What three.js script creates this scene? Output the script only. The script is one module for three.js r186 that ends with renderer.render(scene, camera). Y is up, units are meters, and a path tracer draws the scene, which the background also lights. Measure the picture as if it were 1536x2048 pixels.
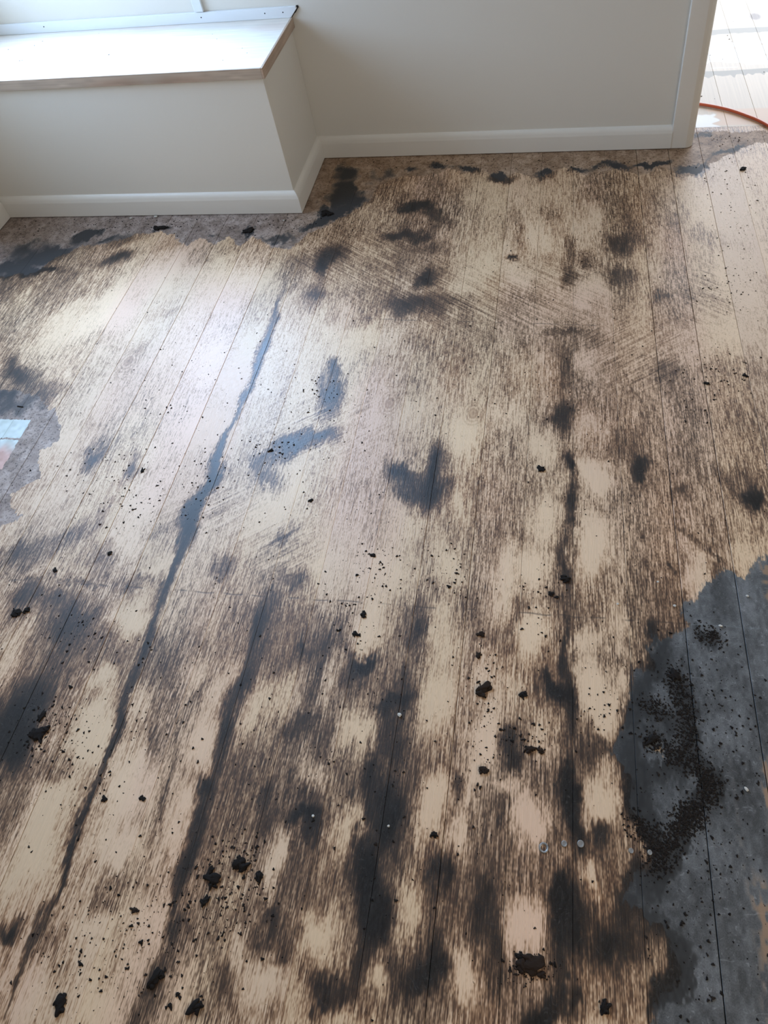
import * as THREE from 'three';
import { mergeGeometries, toCreasedNormals } from 'three/addons/utils/BufferGeometryUtils.js';
import { RoundedBoxGeometry } from 'three/addons/geometries/RoundedBoxGeometry.js';
import { RectAreaLightUniformsLib } from 'three/addons/lights/RectAreaLightUniformsLib.js';

// ------------------------------------------------------------------ camera, sky, window light, exposure
RectAreaLightUniformsLib.init();
const scene = new THREE.Scene();
const renderer = new THREE.WebGLRenderer({ antialias: true });
renderer.toneMapping = THREE.LinearToneMapping;
renderer.toneMappingExposure = 1.23;
renderer.shadowMap.enabled = true;

const FOCAL = 1482.18;                                    // pixels of the 1536 x 2048 frame
const camera = new THREE.PerspectiveCamera(2 * Math.atan(1024 / FOCAL) * 180 / Math.PI, 1536 / 2048, 0.02, 60);
camera.position.set(0, 1.5, 0);
camera.rotation.set(-0.83262718, 0.25010172, -0.15981654, 'YXZ');
camera.setViewOffset(1536, 2048, -83, 233, 1536, 2048);   // the photograph is cut out of a larger frame
scene.add(camera);

scene.background = new THREE.Color(0.76, 0.9, 1.1);
scene.backgroundIntensity = 1.0;

function windowLight(name, width, height, pos, look, intensity, color) {
  const l = new THREE.RectAreaLight(color, intensity, width, height);
  l.name = name; l.position.set(...pos); l.lookAt(...look); scene.add(l);
}
const SKY = new THREE.Color(0.60, 0.92, 1.44), WARM_FILL = new THREE.Color(1.05, 0.96, 0.84);
windowLight('side_window_daylight', 1.0, 1.1, [-2.30, 1.32, -1.85], [0, 1.32, -1.85], 5.2, SKY);
windowLight('added_warm_fill_light', 1.4, 1.2, [1.81, 1.55, 0.5], [0, 1.55, 0.5], 3.9, WARM_FILL);  // added fill for the right of the floor and the warm shadows, window unseen
windowLight('bench_window_daylight', 0.8, 1.2, [-1.62, 1.5, -2.62], [-1.62, 1.5, 0], 17, SKY);
windowLight('glass_door_daylight', 1.7, 2.0, [1.15, 1.1, -4.66], [1.15, 1.1, 0], 4.4, new THREE.Color(0.84, 0.94, 1.1));

// ------------------------------------------------------------------ helpers
let seed = 20231;
const rnd = () => { seed = (seed * 1664525 + 1013904223) >>> 0; return seed / 4294967296; };
const taken = new Map();
function numbered(n) { const k = taken.get(n) ?? 0; taken.set(n, k + 1); return k ? n + '_' + String(k).padStart(3, '0') : n; }
function shadow(o) { o.traverse((m) => { if (m.isMesh) { m.castShadow = true; m.receiveShadow = true; } }); return o; }
function obj(name, geo, mat, parent = scene) { const m = new THREE.Mesh(geo, mat); m.name = parent === scene ? numbered(name) : name; parent.add(m); return shadow(m); }
function struct(name, geo, mat, label) { const m = obj(name, geo, mat); m.userData.kind = 'structure'; m.userData.label = label; m.userData.category = name.split('_')[0]; return m; }
function group(name, label, category, kind) { const g = new THREE.Group(); g.name = numbered(name); g.userData = { label, category }; if (kind) g.userData.kind = kind; scene.add(g); return g; }
function tag(o, label, category, grp) { o.userData.label = label; o.userData.category = category; if (grp) o.userData.group = grp; return o; }
function box(x0, x1, y0, y1, z0, z1) { return new THREE.BoxGeometry(x1 - x0, y1 - y0, z1 - z0).translate((x0 + x1) / 2, (y0 + y1) / 2, (z0 + z1) / 2); }
function rbox(x0, x1, y0, y1, z0, z1, r = 0.002) { return new RoundedBoxGeometry(x1 - x0, y1 - y0, z1 - z0, 2, r).translate((x0 + x1) / 2, (y0 + y1) / 2, (z0 + z1) / 2); }
const clamp = (v, a = 0, b = 1) => v < a ? a : v > b ? b : v;
const sst = (a, b, v) => { const t = clamp((v - a) / (b - a)); return t * t * (3 - 2 * t); };

// value noise from a random table
const TAB = new Float32Array(65536); for (let i = 0; i < 65536; i++) TAB[i] = rnd();
function noise(x, y) {
  const xi = Math.floor(x), yi = Math.floor(y); let fx = x - xi, fy = y - yi;
  fx = fx * fx * (3 - 2 * fx); fy = fy * fy * (3 - 2 * fy);
  const a = (yi & 255) << 8, b = ((yi + 1) & 255) << 8, c = xi & 255, d = (xi + 1) & 255;
  const p = TAB[a | c], q = TAB[a | d], r = TAB[b | c], s = TAB[b | d];
  return p + (q - p) * fx + (r - p + (p - q - r + s) * fx) * fy;
}
function dataTex(w, h, data, srgb) {
  const t = new THREE.DataTexture(data, w, h, THREE.RGBAFormat);
  if (srgb) t.colorSpace = THREE.SRGBColorSpace;
  t.magFilter = THREE.LinearFilter; t.minFilter = THREE.LinearMipmapLinearFilter; t.generateMipmaps = true;
  t.wrapS = t.wrapT = THREE.MirroredRepeatWrapping; t.needsUpdate = true; return t;
}
function makeTex(w, h, srgb, f) {
  const d = new Uint8Array(w * h * 4); let k = 0;
  for (let j = 0; j < h; j++) for (let i = 0; i < w; i++) { const c = f((i + 0.5) / w, (j + 0.5) / h); d[k++] = clamp(c[0], 0, 255); d[k++] = clamp(c[1], 0, 255); d[k++] = clamp(c[2], 0, 255); d[k++] = 255; }
  return dataTex(w, h, d, srgb);
}

// ------------------------------------------------------------------ the stains and some painted shading on the floor, measured in metres (x, z)
const BOARD = 0.11310583, X0 = 0.05861979;                // board width, and the x of one seam
// centre x, z; four numbers that turn an offset into the unit circle; tar left there, plus painted glare and corner shade in places
const STAINS_AND_SHADING = [
[-0.592,-2.26,3.4,-0.6,-0.2,5.3,0.75],[-0.569,-1.914,3.7,-0.6,-0.0,4.2,0.71],[-0.303,-1.626,5.5,-0.6,0.1,5.7,0.65],
[-1.804,-1.81,3.2,-2.6,2.9,4.2,0.75],[0.197,-2.177,6.8,0.2,-0.1,4.3,0.59],[-0.188,-2.158,8.3,-0.5,-0.1,4.3,0.41],
[0.575,-2.14,5.4,0.7,-0.1,2.4,0.23],[0.161,-1.159,6.9,0.2,0.2,4.6,0.63],[0.422,-1.171,7.2,0.9,0.2,4.1,0.63],
[0.257,-0.859,8.6,0.7,0.6,9.0,0.71],[-0.49,-0.591,5.6,-1.4,0.7,7.6,0.78],[-0.267,-0.413,7.3,-1.1,0.4,3.7,0.78],
[-0.45,-0.341,6.7,-1.7,0.9,8.2,0.76],[-0.359,-0.197,6.9,-1.5,1.0,8.3,0.77],[-0.103,-0.19,9.8,-0.9,0.7,5.6,0.79],
[0.037,-0.28,13.0,-0.2,0.4,3.8,0.78],[0.118,-0.182,10.5,0.3,1.1,9.3,0.9],[-0.199,-0.078,6.1,-0.9,1.6,13.0,0.84],
[-0.587,-0.21,8.6,-2.9,0.9,7.9,0.68],[-0.994,-0.493,5.3,-2.5,0.7,7.7,0.76],[-0.803,-0.51,7.3,-2.9,0.7,7.8,0.74],
[-0.991,-0.284,9.1,-4.9,1.3,12.2,0.78],[-0.298,-1.013,5.0,-0.7,0.3,5.6,0.55],[-0.118,-1.067,6.8,-0.4,0.2,4.4,0.57],
[-0.003,-1.39,5.3,-0.1,0.1,3.4,0.55],[-0.819,-1.811,7.3,-1.8,0.0,4.9,0.45],[-0.488,-0.075,9.4,-2.9,1.5,12.3,0.68],
[-0.585,-0.292,16.6,-0.2,-0.9,7.6,0.72],[0.09,-0.449,9.1,0.1,0.4,3.8,0.74],[0.195,-0.704,8.3,0.5,0.6,7.6,0.72],
[-1.039,-1.439,1.5,-1.9,2.4,0.7,0.25],[-1.052,-1.001,2.2,-3.0,3.3,1.5,0.3],[-0.553,-1.335,3.5,-0.7,0.1,3.5,0.23],  // low values here also paint the glare zone lighter
[-0.533,-0.926,5.0,-1.1,0.3,5.0,0.29],[0.064,-1.719,4.5,0.0,0.0,4.4,0.43],[-0.093,-0.68,4.7,-0.3,0.6,7.5,0.66],
[-0.902,-0.699,4.0,-1.6,0.8,9.9,0.48],[0.106,-1.087,19.1,0.3,1.1,19.7,0.01],[-0.011,-0.97,31.9,1.0,-0.3,15.0,0.01],
[0.096,-0.896,26.6,2.0,-0.2,12.0,0.01],[-0.028,-0.812,26.8,0.7,-0.1,15.1,0.01],[0.109,-0.552,24.9,0.5,1.5,16.6,0.01],
[-0.025,-0.326,39.8,-4.8,3.3,19.4,0.01],[-0.209,-0.528,30.9,0.7,-0.5,12.0,0.01],[-0.194,-0.315,49.7,1.5,-0.3,19.2,0.01],
[-0.434,-0.041,25.6,1.1,-1.4,24.0,0.01],[-0.892,-0.374,15.3,1.1,-4.0,15.5,0.01],[-0.931,-0.236,20.9,-0.3,-2.6,13.7,0.01],
[-0.664,-0.265,35.1,0.6,-3.4,23.0,0.01],[-0.928,-0.167,20.8,-1.3,-2.9,19.2,0.01],[-0.667,-0.209,45.8,0.7,-3.9,28.4,0.02],
[-0.668,-0.39,36.0,-1.7,-2.2,16.8,0.05],[0.103,-0.372,27.1,-5.8,6.7,22.2,0.06],[-0.363,-0.121,28.0,-16.0,7.2,21.5,0.06],
[-0.018,-0.164,37.1,-8.0,4.1,17.3,0.08],[-0.114,-0.446,43.6,-0.3,0.5,16.7,0.08],[-0.676,-0.09,22.4,-1.3,-1.3,16.3,0.08],
[-0.706,0.009,20.1,-3.1,-0.6,24.5,0.08],[-1.308,-1.842,5.3,-3.5,6.8,9.0,0.09],[-0.916,-1.401,5.1,-8.8,8.0,1.0,0.09],
[-0.916,-1.175,6.4,-12.2,10.1,1.4,0.09],[-0.383,-0.798,12.9,-2.3,1.0,14.0,0.09],[-0.213,-0.801,26.0,-1.2,-0.1,15.5,0.09],
[-0.657,-0.984,21.4,1.0,-3.4,10.5,0.09],[-0.371,-0.655,26.3,1.5,-2.4,14.4,0.09],[-0.023,-0.662,34.7,2.2,-0.5,17.0,0.09],
[-0.353,-0.439,23.5,-14.3,10.4,22.2,0.09],[-0.913,-0.634,30.3,-1.4,-6.3,26.4,0.09],[-0.775,-0.305,24.9,-2.5,-2.0,17.9,0.09],
[-0.822,0.033,17.2,-4.7,0.1,24.6,0.09],[0.215,-0.451,66.2,4.8,5.8,57.7,0.09],[-1.428,-1.67,5.2,-4.3,8.3,7.6,0.1],
[-0.116,-0.08,44.5,-4.4,3.1,24.7,0.12],[-0.207,-0.972,37.7,-1.0,-0.7,16.1,0.14],[0.087,-0.232,66.2,-7.2,6.6,31.7,0.14],
[-0.146,-0.289,43.1,-0.2,1.0,28.9,0.14],[-0.46,-0.199,49.1,-0.8,-1.2,20.3,0.14],[-0.247,-0.07,61.0,-3.7,1.6,29.1,0.14],
[-1.092,-0.568,29.2,6.4,-6.7,15.6,0.14],[-0.751,-0.199,24.6,0.5,-4.2,26.3,0.14],[-0.799,-0.194,24.4,-0.0,-3.7,23.5,0.14],
[-0.761,-0.069,26.5,-2.8,-1.8,24.8,0.14],[-1.085,-1.772,5.8,-5.3,9.2,4.5,0.16],[-1.377,-1.066,12.1,-15.9,14.8,7.5,0.16],
[-1.322,-1.139,13.2,-21.1,20.5,4.7,0.16],[-1.0,-0.811,18.9,-8.0,1.6,24.1,0.16],[-0.218,-0.668,29.0,0.5,-0.9,14.5,0.16],
[-0.015,-1.15,28.8,-0.8,1.0,21.1,0.16],[-0.124,-0.571,49.4,-0.6,0.5,23.4,0.16],[0.545,-1.812,11.9,1.6,0.0,5.4,0.17],
[0.462,-1.595,12.5,1.5,0.2,12.3,0.17],[-0.419,-0.378,34.5,-15.0,6.5,24.0,0.18],[-0.932,-0.485,24.5,-1.4,-5.1,24.1,0.18],
[-0.662,-0.499,49.6,-2.1,-2.7,18.6,0.18],[-0.55,-0.011,30.5,-2.0,-0.8,29.9,0.18],[-1.54,-1.584,6.9,-6.4,10.2,8.2,0.19],
[-0.957,-1.811,11.0,-9.5,12.3,6.4,0.19],[-1.263,-0.989,7.6,-11.3,20.3,8.0,0.19],[-1.021,-0.925,10.6,-13.1,12.4,7.9,0.19],
[-0.992,-1.102,8.0,-16.1,10.2,1.2,0.19],[-0.761,-0.956,24.0,0.3,-2.7,8.9,0.19],[-0.885,-0.752,16.3,-16.2,22.1,25.5,0.19],
[0.555,-2.225,9.0,1.1,-0.1,4.9,0.19],[-0.707,-1.489,7.6,-3.9,4.6,7.9,0.19],[-0.563,-1.535,10.9,-2.1,0.3,15.7,0.19],
[-0.494,-0.78,24.3,0.6,-4.0,20.2,0.19],[-0.1,-0.784,32.5,-0.0,-0.0,9.8,0.19],[-1.097,-1.297,6.7,-9.3,10.1,2.8,0.22],
[-0.048,-2.015,15.4,-0.5,-0.1,9.3,0.22],[0.124,-1.765,16.9,0.3,0.1,14.4,0.22],[-0.215,-1.173,29.7,-0.8,-0.8,12.3,0.22],
[-0.001,-0.456,44.4,-1.3,2.7,27.7,0.22],[-0.211,-0.178,26.5,-1.0,1.1,23.5,0.22],[-0.338,-0.273,31.7,-3.2,0.9,25.1,0.22],
[-0.064,-0.381,54.3,-3.3,3.1,29.4,0.22],[-0.138,-0.373,59.9,-0.0,0.6,26.7,0.22],[-0.83,-0.463,47.7,-0.7,-4.7,22.5,0.22],
[-0.565,-0.48,35.6,-2.1,-2.3,23.3,0.22],[-0.486,-0.068,31.8,-1.0,-1.1,30.6,0.22],[-0.726,-0.517,43.3,-0.5,-4.8,24.8,0.22],
[-1.161,-0.534,35.0,6.9,-8.0,19.3,0.22],[0.129,-2.066,20.8,0.4,-0.1,7.3,0.26],[-0.747,-1.29,5.4,-9.3,10.0,1.8,0.26],
[0.105,-1.469,24.6,0.3,0.3,12.9,0.26],[0.114,-1.27,19.8,0.4,0.6,14.8,0.26],[-0.571,-0.923,25.7,-0.1,-2.7,12.1,0.26],
[-0.091,-2.275,11.5,-0.4,-0.4,10.8,0.29],[-0.225,-2.188,14.4,-1.1,-0.1,5.6,0.29],[-0.221,-1.911,12.4,-1.0,-0.1,9.7,0.29],
[-0.073,-1.812,10.8,-0.4,0.0,13.8,0.29],[0.29,-1.859,22.5,1.5,-0.0,8.3,0.29],[-0.023,-1.673,22.7,-0.6,0.2,22.6,0.29],
[-0.26,-1.811,15.8,-1.4,0.0,10.2,0.29],[-0.496,-1.337,11.6,-2.1,0.3,8.9,0.29],[-0.489,-0.957,13.2,-2.7,1.0,15.7,0.29],
[0.16,-0.828,47.0,1.9,1.2,16.5,0.29],[0.145,-0.711,41.0,1.5,1.8,22.6,0.29],[0.093,-0.663,41.4,0.6,2.0,23.4,0.29],
[0.326,-0.816,29.3,17.1,-10.8,17.1,0.29],[-0.518,-0.484,30.9,0.6,-3.0,20.5,0.29],[-0.429,-0.513,47.1,-0.0,-1.8,16.8,0.29],
[0.096,-0.072,44.4,0.9,7.1,55.8,0.29],[-0.104,-1.261,19.1,-1.1,0.6,14.5,0.32],[-0.342,-0.896,20.7,-3.2,1.2,18.3,0.32],
[-1.184,-1.959,8.4,-4.9,12.9,19.4,0.45],[0.262,-1.634,18.0,1.1,0.1,9.5,0.45],[-0.947,-0.444,42.2,-2.7,-5.3,26.2,0.57],
[0.332,-0.276,10.6,1.5,0.6,5.6,0.57],[-1.419,-1.933,10.1,-8.1,16.3,12.6,0.48],[-1.066,-0.779,20.3,-16.9,11.8,22.0,0.63],
[-1.096,-0.891,8.7,-14.5,41.5,13.2,0.51],[0.078,-0.106,50.0,0.5,4.0,32.1,0.63],[-0.068,-1.673,16.9,-0.6,0.1,11.3,0.51],
[-0.058,-1.426,18.2,-0.7,0.3,8.7,0.51],[0.383,-2.089,31.6,-0.5,1.7,6.2,0.51],[-0.389,-1.378,14.0,-2.1,0.6,17.5,0.51],
[-0.612,-1.621,10.5,-2.1,0.4,31.8,0.51],[-0.867,-1.862,18.0,-0.3,-4.9,10.3,0.51],[-0.304,-2.102,24.3,-2.3,-0.2,8.7,0.51],
[-0.53,-0.181,24.1,-7.6,3.4,29.9,0.63],[-0.506,-0.139,24.8,-7.7,3.7,31.3,0.63],[-0.869,-0.559,27.7,-3.0,-2.6,15.8,0.63],
[-0.942,-0.317,37.2,-2.4,-6.9,39.0,0.63],[-0.734,-0.162,17.1,-29.1,38.4,35.4,0.63],[-0.833,-0.061,34.9,-5.0,-2.6,37.3,0.63],
[0.31,-0.497,7.5,0.9,0.4,4.5,0.63],[-1.565,-1.81,8.7,-6.9,9.3,9.8,0.54],[-1.63,-1.731,7.7,-7.1,19.2,14.6,0.54],
[-0.375,-0.188,55.6,-0.9,-0.6,22.8,0.66],[0.153,-1.306,19.7,0.6,0.5,14.5,0.54],[0.281,-1.164,21.1,1.6,0.6,12.9,0.54],
[-0.612,-1.968,14.5,-2.7,-0.1,12.3,0.54],[-0.213,-1.627,16.8,-1.4,0.2,11.4,0.54],[-0.758,-0.104,12.4,-30.6,37.4,21.3,0.66],
[-1.748,-1.705,6.2,-6.5,7.6,4.0,0.57],[-1.765,-1.581,11.7,-11.8,6.2,4.7,0.57],[-0.926,-0.858,22.1,-18.7,30.0,42.8,0.57],
[-0.574,-0.652,21.6,-2.1,-1.6,17.7,0.69],[-0.42,-0.224,41.2,-10.3,5.6,49.4,0.69],[-0.366,-0.315,52.4,-0.6,-1.1,24.2,0.69],
[0.166,-0.117,33.1,1.9,6.7,53.8,0.69],[0.337,-1.085,29.3,2.9,1.6,28.7,0.57],[0.357,-1.009,22.8,2.5,1.5,24.4,0.57],
[0.133,-1.539,18.2,0.4,0.5,24.8,0.57],[0.449,-1.437,14.1,1.8,0.6,19.5,0.57],[0.195,-1.396,25.6,1.1,0.3,9.1,0.57],
[0.195,-1.72,34.7,1.4,0.1,7.5,0.57],[0.437,-1.203,14.3,1.9,0.5,10.7,0.57],[-0.115,-2.043,60.7,-2.8,-0.1,9.1,0.57],
[0.293,-2.146,20.8,1.3,-0.2,7.1,0.57],[-0.019,-2.154,42.6,-0.9,-0.3,11.5,0.57],[0.181,-2.178,43.5,1.4,-0.2,6.9,0.57],
[0.455,-2.034,14.2,6.3,-16.7,14.7,0.57],[0.396,-1.744,29.6,2.9,0.2,28.0,0.57],[-0.51,-1.811,15.3,-2.5,0.0,13.4,0.57],
[-0.453,-2.319,6.8,-0.9,-0.5,15.6,0.57],[-1.018,-0.264,21.9,0.4,-3.5,15.3,0.69],[-1.738,-1.851,8.9,-8.2,11.6,8.4,0.58],
[0.248,-0.884,18.7,1.4,1.0,14.5,0.58],[0.348,-1.357,18.2,1.7,0.5,14.2,0.58],[-0.614,-1.799,13.7,-2.7,0.0,10.1,0.58],
[-0.374,-1.497,10.3,-1.4,0.3,12.8,0.58],[-0.283,-1.509,15.6,-1.7,0.2,8.1,0.58],[-0.509,-0.007,34.1,-11.5,5.9,46.5,0.7],
[0.526,-1.407,27.0,4.1,0.6,18.7,0.6],[-0.618,-2.198,13.7,-2.4,-0.3,10.9,0.6],[-1.462,-1.324,20.1,-10.2,0.8,24.7,0.72],
[-0.931,-0.722,16.4,-6.7,4.8,64.7,0.72],[-1.213,-0.701,10.8,-4.8,-1.4,132.3,0.72],[-1.069,-0.702,11.1,-4.2,-1.5,134.0,0.72],
[-0.709,-1.027,24.7,-7.0,1.2,21.3,0.72],[-0.618,-0.87,14.6,-10.3,29.2,43.6,0.72],[-0.605,-0.703,41.6,-0.7,-4.6,25.1,0.72],
[-0.609,-0.04,55.7,2.6,-4.2,38.9,0.72],[-0.442,-0.165,55.3,-2.8,-0.9,34.7,0.72],[-0.124,-0.139,101.4,0.7,1.2,24.8,0.72],
[0.049,-1.961,52.8,-0.2,-0.1,14.8,0.72],[0.019,-1.369,37.6,-0.5,0.5,15.2,0.72],[0.199,-1.153,23.2,1.1,0.9,19.0,0.72],
[0.305,-1.433,24.2,1.9,0.6,19.3,0.72],[0.089,-1.91,28.9,3.4,-14.3,48.8,0.72],[-0.844,-1.91,17.8,-4.5,-0.1,20.7,0.72],
[0.183,-2.251,14.9,0.5,-0.7,23.8,0.72],[0.227,-2.12,38.9,1.7,-0.2,8.9,0.72],[-0.752,-0.569,30.7,-4.2,-2.2,20.5,0.72],
[-0.589,-0.583,40.3,-4.2,-1.0,11.7,0.76],[-0.418,-0.426,54.1,3.4,-3.5,24.7,0.76],[0.029,-1.571,17.7,-0.2,0.7,40.2,0.76],
[-1.482,-1.283,17.7,-6.6,-3.7,23.0,0.8],[-1.585,-1.259,12.0,-6.7,0.4,11.3,0.8],[-1.199,-0.804,7.3,-7.7,17.5,20.6,0.8],
[-1.29,-0.756,14.2,-14.9,19.7,27.1,0.8],[-1.137,-0.643,16.0,-18.7,22.2,24.8,0.8],[-0.747,-0.779,33.3,-10.9,2.3,31.7,0.8],
[-0.613,0.006,37.8,3.7,-3.3,27.2,0.8],[-0.267,-1.122,38.9,-4.5,1.0,20.9,0.8],[-0.496,-0.293,73.2,-5.4,-1.3,30.5,0.8],
[-0.07,-0.33,55.6,-3.6,3.3,30.8,0.8],[-0.1,-0.249,82.5,-0.1,1.2,22.2,0.8],[0.037,-1.463,36.6,-0.3,0.3,12.9,0.8],
[0.042,-0.739,28.0,-0.2,4.3,54.4,0.8],[0.431,-1.09,18.8,9.1,-17.2,28.9,0.8],[0.311,-1.739,39.0,2.9,0.2,37.2,0.8],
[-0.388,-2.11,20.5,-2.4,-0.5,24.8,0.8],[-0.337,-1.716,14.6,-1.7,0.2,21.5,0.8],[-1.184,-2.072,10.5,-3.5,-0.9,56.2,0.8],
[-0.761,-0.399,38.2,-15.1,3.2,32.3,0.8],[-1.21,-1.078,14.8,-16.4,22.7,16.9,0.84],[-0.562,-0.762,26.1,-6.6,2.4,32.9,0.84],
[-0.285,-0.963,24.1,-3.1,2.0,31.9,0.84],[0.312,-1.02,40.8,3.8,4.3,72.2,0.84],[-0.705,-0.294,106.5,-0.2,-2.8,18.2,0.84],
[-0.853,0.03,-4.8,33.7,-106.7,-4.3,0.86],[-1.54,-2.035,12.2,-7.4,15.8,33.5,0.87],[-1.089,-1.028,40.2,-0.4,-7.3,18.9,0.87],
[-0.618,-1.42,65.0,-1.2,-6.6,21.7,0.87],[-0.169,-0.179,98.2,0.4,1.1,35.4,0.87],[-0.404,-0.095,44.5,-1.5,-0.6,37.5,0.87],
[0.049,-1.812,41.3,-0.1,0.0,16.1,0.87],[0.042,-0.869,60.2,-0.4,1.2,17.8,0.87],[0.202,-2.001,17.8,0.7,-0.2,15.9,0.87],
[0.2,-1.836,25.8,1.0,-0.0,24.6,0.87],[-0.387,-1.965,24.9,-3.0,-0.3,26.7,0.87],[-0.658,-2.426,17.2,-3.0,-0.9,20.9,0.87],
[-1.916,-1.98,6.9,-4.5,3.7,13.0,0.87],[-1.056,-0.52,15.4,-1.6,-4.7,22.3,0.87],[0.232,-0.535,27.1,2.1,1.7,17.8,0.87],  // first entry paints the shaded left corner darker
[0.374,-0.797,12.5,1.6,1.7,21.7,0.87],[-0.86,-1.641,-3.6,9.8,-81.0,5.1,0.89],[-0.699,-1.113,11.8,-7.3,14.9,24.3,0.91],
[-0.615,-0.091,54.4,-0.2,-3.1,33.5,0.91],[-0.327,-1.041,15.8,-2.2,1.2,22.0,0.91],[-0.485,-0.448,25.2,-6.4,3.6,36.9,0.91],
[-0.218,-0.095,28.6,-4.5,6.7,54.5,0.91],[0.051,-0.796,93.2,-0.3,1.8,24.5,0.91],[0.056,-0.282,117.6,-0.2,4.6,41.4,0.91],
[-0.859,-1.674,83.3,-7.1,-8.4,25.1,0.91],[-0.806,-2.432,21.1,-4.4,-0.5,11.1,0.91],[-1.61,-2.036,12.3,-7.2,16.6,46.7,0.91],
[-0.948,-2.033,13.6,-3.7,-0.6,43.5,0.91],[0.349,-0.674,17.4,2.1,3.3,38.4,0.91],[-0.851,-0.013,-4.4,27.5,-100.0,-5.6,0.91],
[-0.859,-1.305,-4.9,11.6,-97.1,-2.1,0.93],[-0.851,-0.059,-3.5,31.6,-117.5,7.9,0.93],[-0.613,-0.626,43.0,-1.7,-2.3,14.6,0.95],
[-0.623,-0.25,70.8,5.7,-7.3,41.9,0.95],[-0.374,-0.543,59.0,-0.8,-3.0,37.8,0.95],[-0.443,-0.127,42.8,-11.9,5.6,47.0,0.95],
[-0.746,-1.732,28.4,0.4,-7.3,15.6,0.95],[0.53,-2.652,23.5,2.5,-1.9,31.0,0.95],[0.065,-2.425,25.6,0.0,-2.2,50.6,0.95],
[0.185,-0.245,20.7,1.3,5.4,47.0,0.95],[-0.854,-0.292,-7.4,32.4,-112.9,-7.4,0.95],[-0.86,-1.204,-5.8,14.9,-94.9,-0.8,0.97],
[-0.853,-0.095,-6.5,45.1,-140.0,2.0,0.97],[-1.608,-1.377,13.5,-1.0,-12.7,25.8,0.99],[-1.209,-0.644,10.9,-16.6,18.0,11.4,0.99],
[-1.05,-0.595,10.7,-12.3,10.0,11.6,0.99],[-0.619,-0.364,73.7,-3.5,-4.2,37.8,0.99],[-0.622,-0.14,87.2,7.5,-6.3,41.2,0.99],
[-0.276,-0.656,54.1,1.5,-2.4,25.0,0.99],[-0.28,-0.534,69.3,-4.4,0.1,24.9,0.99],[-0.278,-0.43,39.1,-2.5,0.4,21.9,0.99],
[-0.158,-0.352,90.3,0.8,0.3,28.4,0.99],[-0.069,-0.126,47.4,-3.4,2.6,21.1,0.99],[-0.513,-0.33,111.3,-4.5,-2.8,36.8,0.99],
[0.163,-0.215,36.9,2.0,2.9,24.2,0.99],[0.273,-0.835,80.0,6.8,8.7,118.6,0.99],[0.171,-2.45,16.7,-0.3,4.5,37.7,0.99],
[0.445,-2.412,19.6,0.0,9.9,35.2,0.99],[0.498,-2.435,12.1,-2.0,29.6,33.6,0.99],[-0.328,-2.456,17.8,-1.7,-1.9,41.9,0.99],
[0.232,-2.434,23.9,1.0,-2.3,50.8,0.99],[-0.857,-1.413,-5.6,13.1,-68.7,-0.6,1.01],[-0.863,-0.727,-9.1,24.9,-65.9,-6.8,1.01],
[-0.858,-0.483,-5.2,20.8,-87.1,-2.6,1.01],[-0.86,-1.126,-6.9,19.8,-79.4,0.9,1.02],[-0.864,-0.665,-4.1,18.5,-76.2,4.3,1.02],
[-0.853,-0.125,-6.6,43.8,-137.9,2.0,1.02],[-1.844,-1.921,7.9,-6.0,10.9,17.9,1.02],[-0.609,-1.323,26.1,-1.5,-2.6,11.5,1.02],
[-0.294,-0.246,24.9,-4.6,5.1,45.9,1.02],[-0.097,-0.17,59.8,-5.1,3.4,28.9,1.02],[0.051,-0.942,73.3,-0.3,2.0,30.9,1.02],
[0.059,-0.486,76.1,-0.0,2.5,25.9,1.02],[0.129,-0.46,26.1,0.8,4.7,47.0,1.02],[-0.542,-2.061,17.8,-2.9,-0.6,39.1,1.02],
[-0.466,-2.046,18.1,-2.5,-0.5,32.4,1.02],[-0.745,-1.936,13.8,-8.2,15.8,14.3,1.02],[-0.442,-1.687,12.3,-1.8,0.2,18.1,1.02],
[-0.445,-2.482,23.7,-4.0,4.6,40.2,1.02],[-0.552,-2.463,37.0,-5.5,-1.3,28.9,1.02],[0.603,-2.536,13.1,-1.8,37.3,42.3,1.02],
[-1.791,-1.956,7.8,-5.9,18.6,26.3,1.02],[-1.115,-0.407,27.6,-3.8,-3.4,17.9,1.02],[0.179,-0.503,36.3,2.0,1.8,18.2,1.02],
[0.192,-0.343,39.3,2.6,3.5,31.9,1.02],[-0.857,-0.427,-4.2,27.1,-91.5,8.7,1.04],[-0.856,-0.25,-5.9,30.9,-122.4,-1.8,1.04],
[-0.622,-1.164,12.7,-7.3,16.4,26.7,1.06],[-0.619,-0.505,52.4,1.8,-3.3,16.7,1.06],[-0.367,-1.076,21.6,-1.8,-1.9,36.1,1.06],
[-0.512,-0.594,112.4,-12.1,-1.8,35.8,1.06],[-0.312,-0.364,39.9,-1.0,-0.7,29.0,1.06],[-0.283,-0.097,42.6,-3.4,1.6,30.3,1.06],
[-0.294,-0.056,50.7,-1.0,0.5,26.4,1.06],[-0.166,-0.218,68.0,0.4,0.8,32.4,1.06],[-0.066,-0.442,40.6,-2.4,2.6,26.4,1.06],
[-0.401,-0.253,75.8,-18.0,4.6,41.8,1.06],[0.053,-0.67,109.0,-0.3,1.8,21.0,1.06],[-0.413,-2.172,25.2,-0.4,-10.6,34.2,1.06],
[0.329,-2.456,14.4,-0.1,8.3,38.2,1.06],[-0.86,-0.793,-5.2,16.4,-54.4,-1.4,1.06],[-0.854,-0.333,-5.3,32.5,-90.9,5.5,1.06],
[-0.856,-1.518,-5.6,12.3,-56.4,-0.5,1.08],[-0.855,-0.163,-3.7,28.5,-136.3,8.9,1.08],[-0.859,-0.54,-5.5,27.2,-74.4,4.2,1.08],
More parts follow.
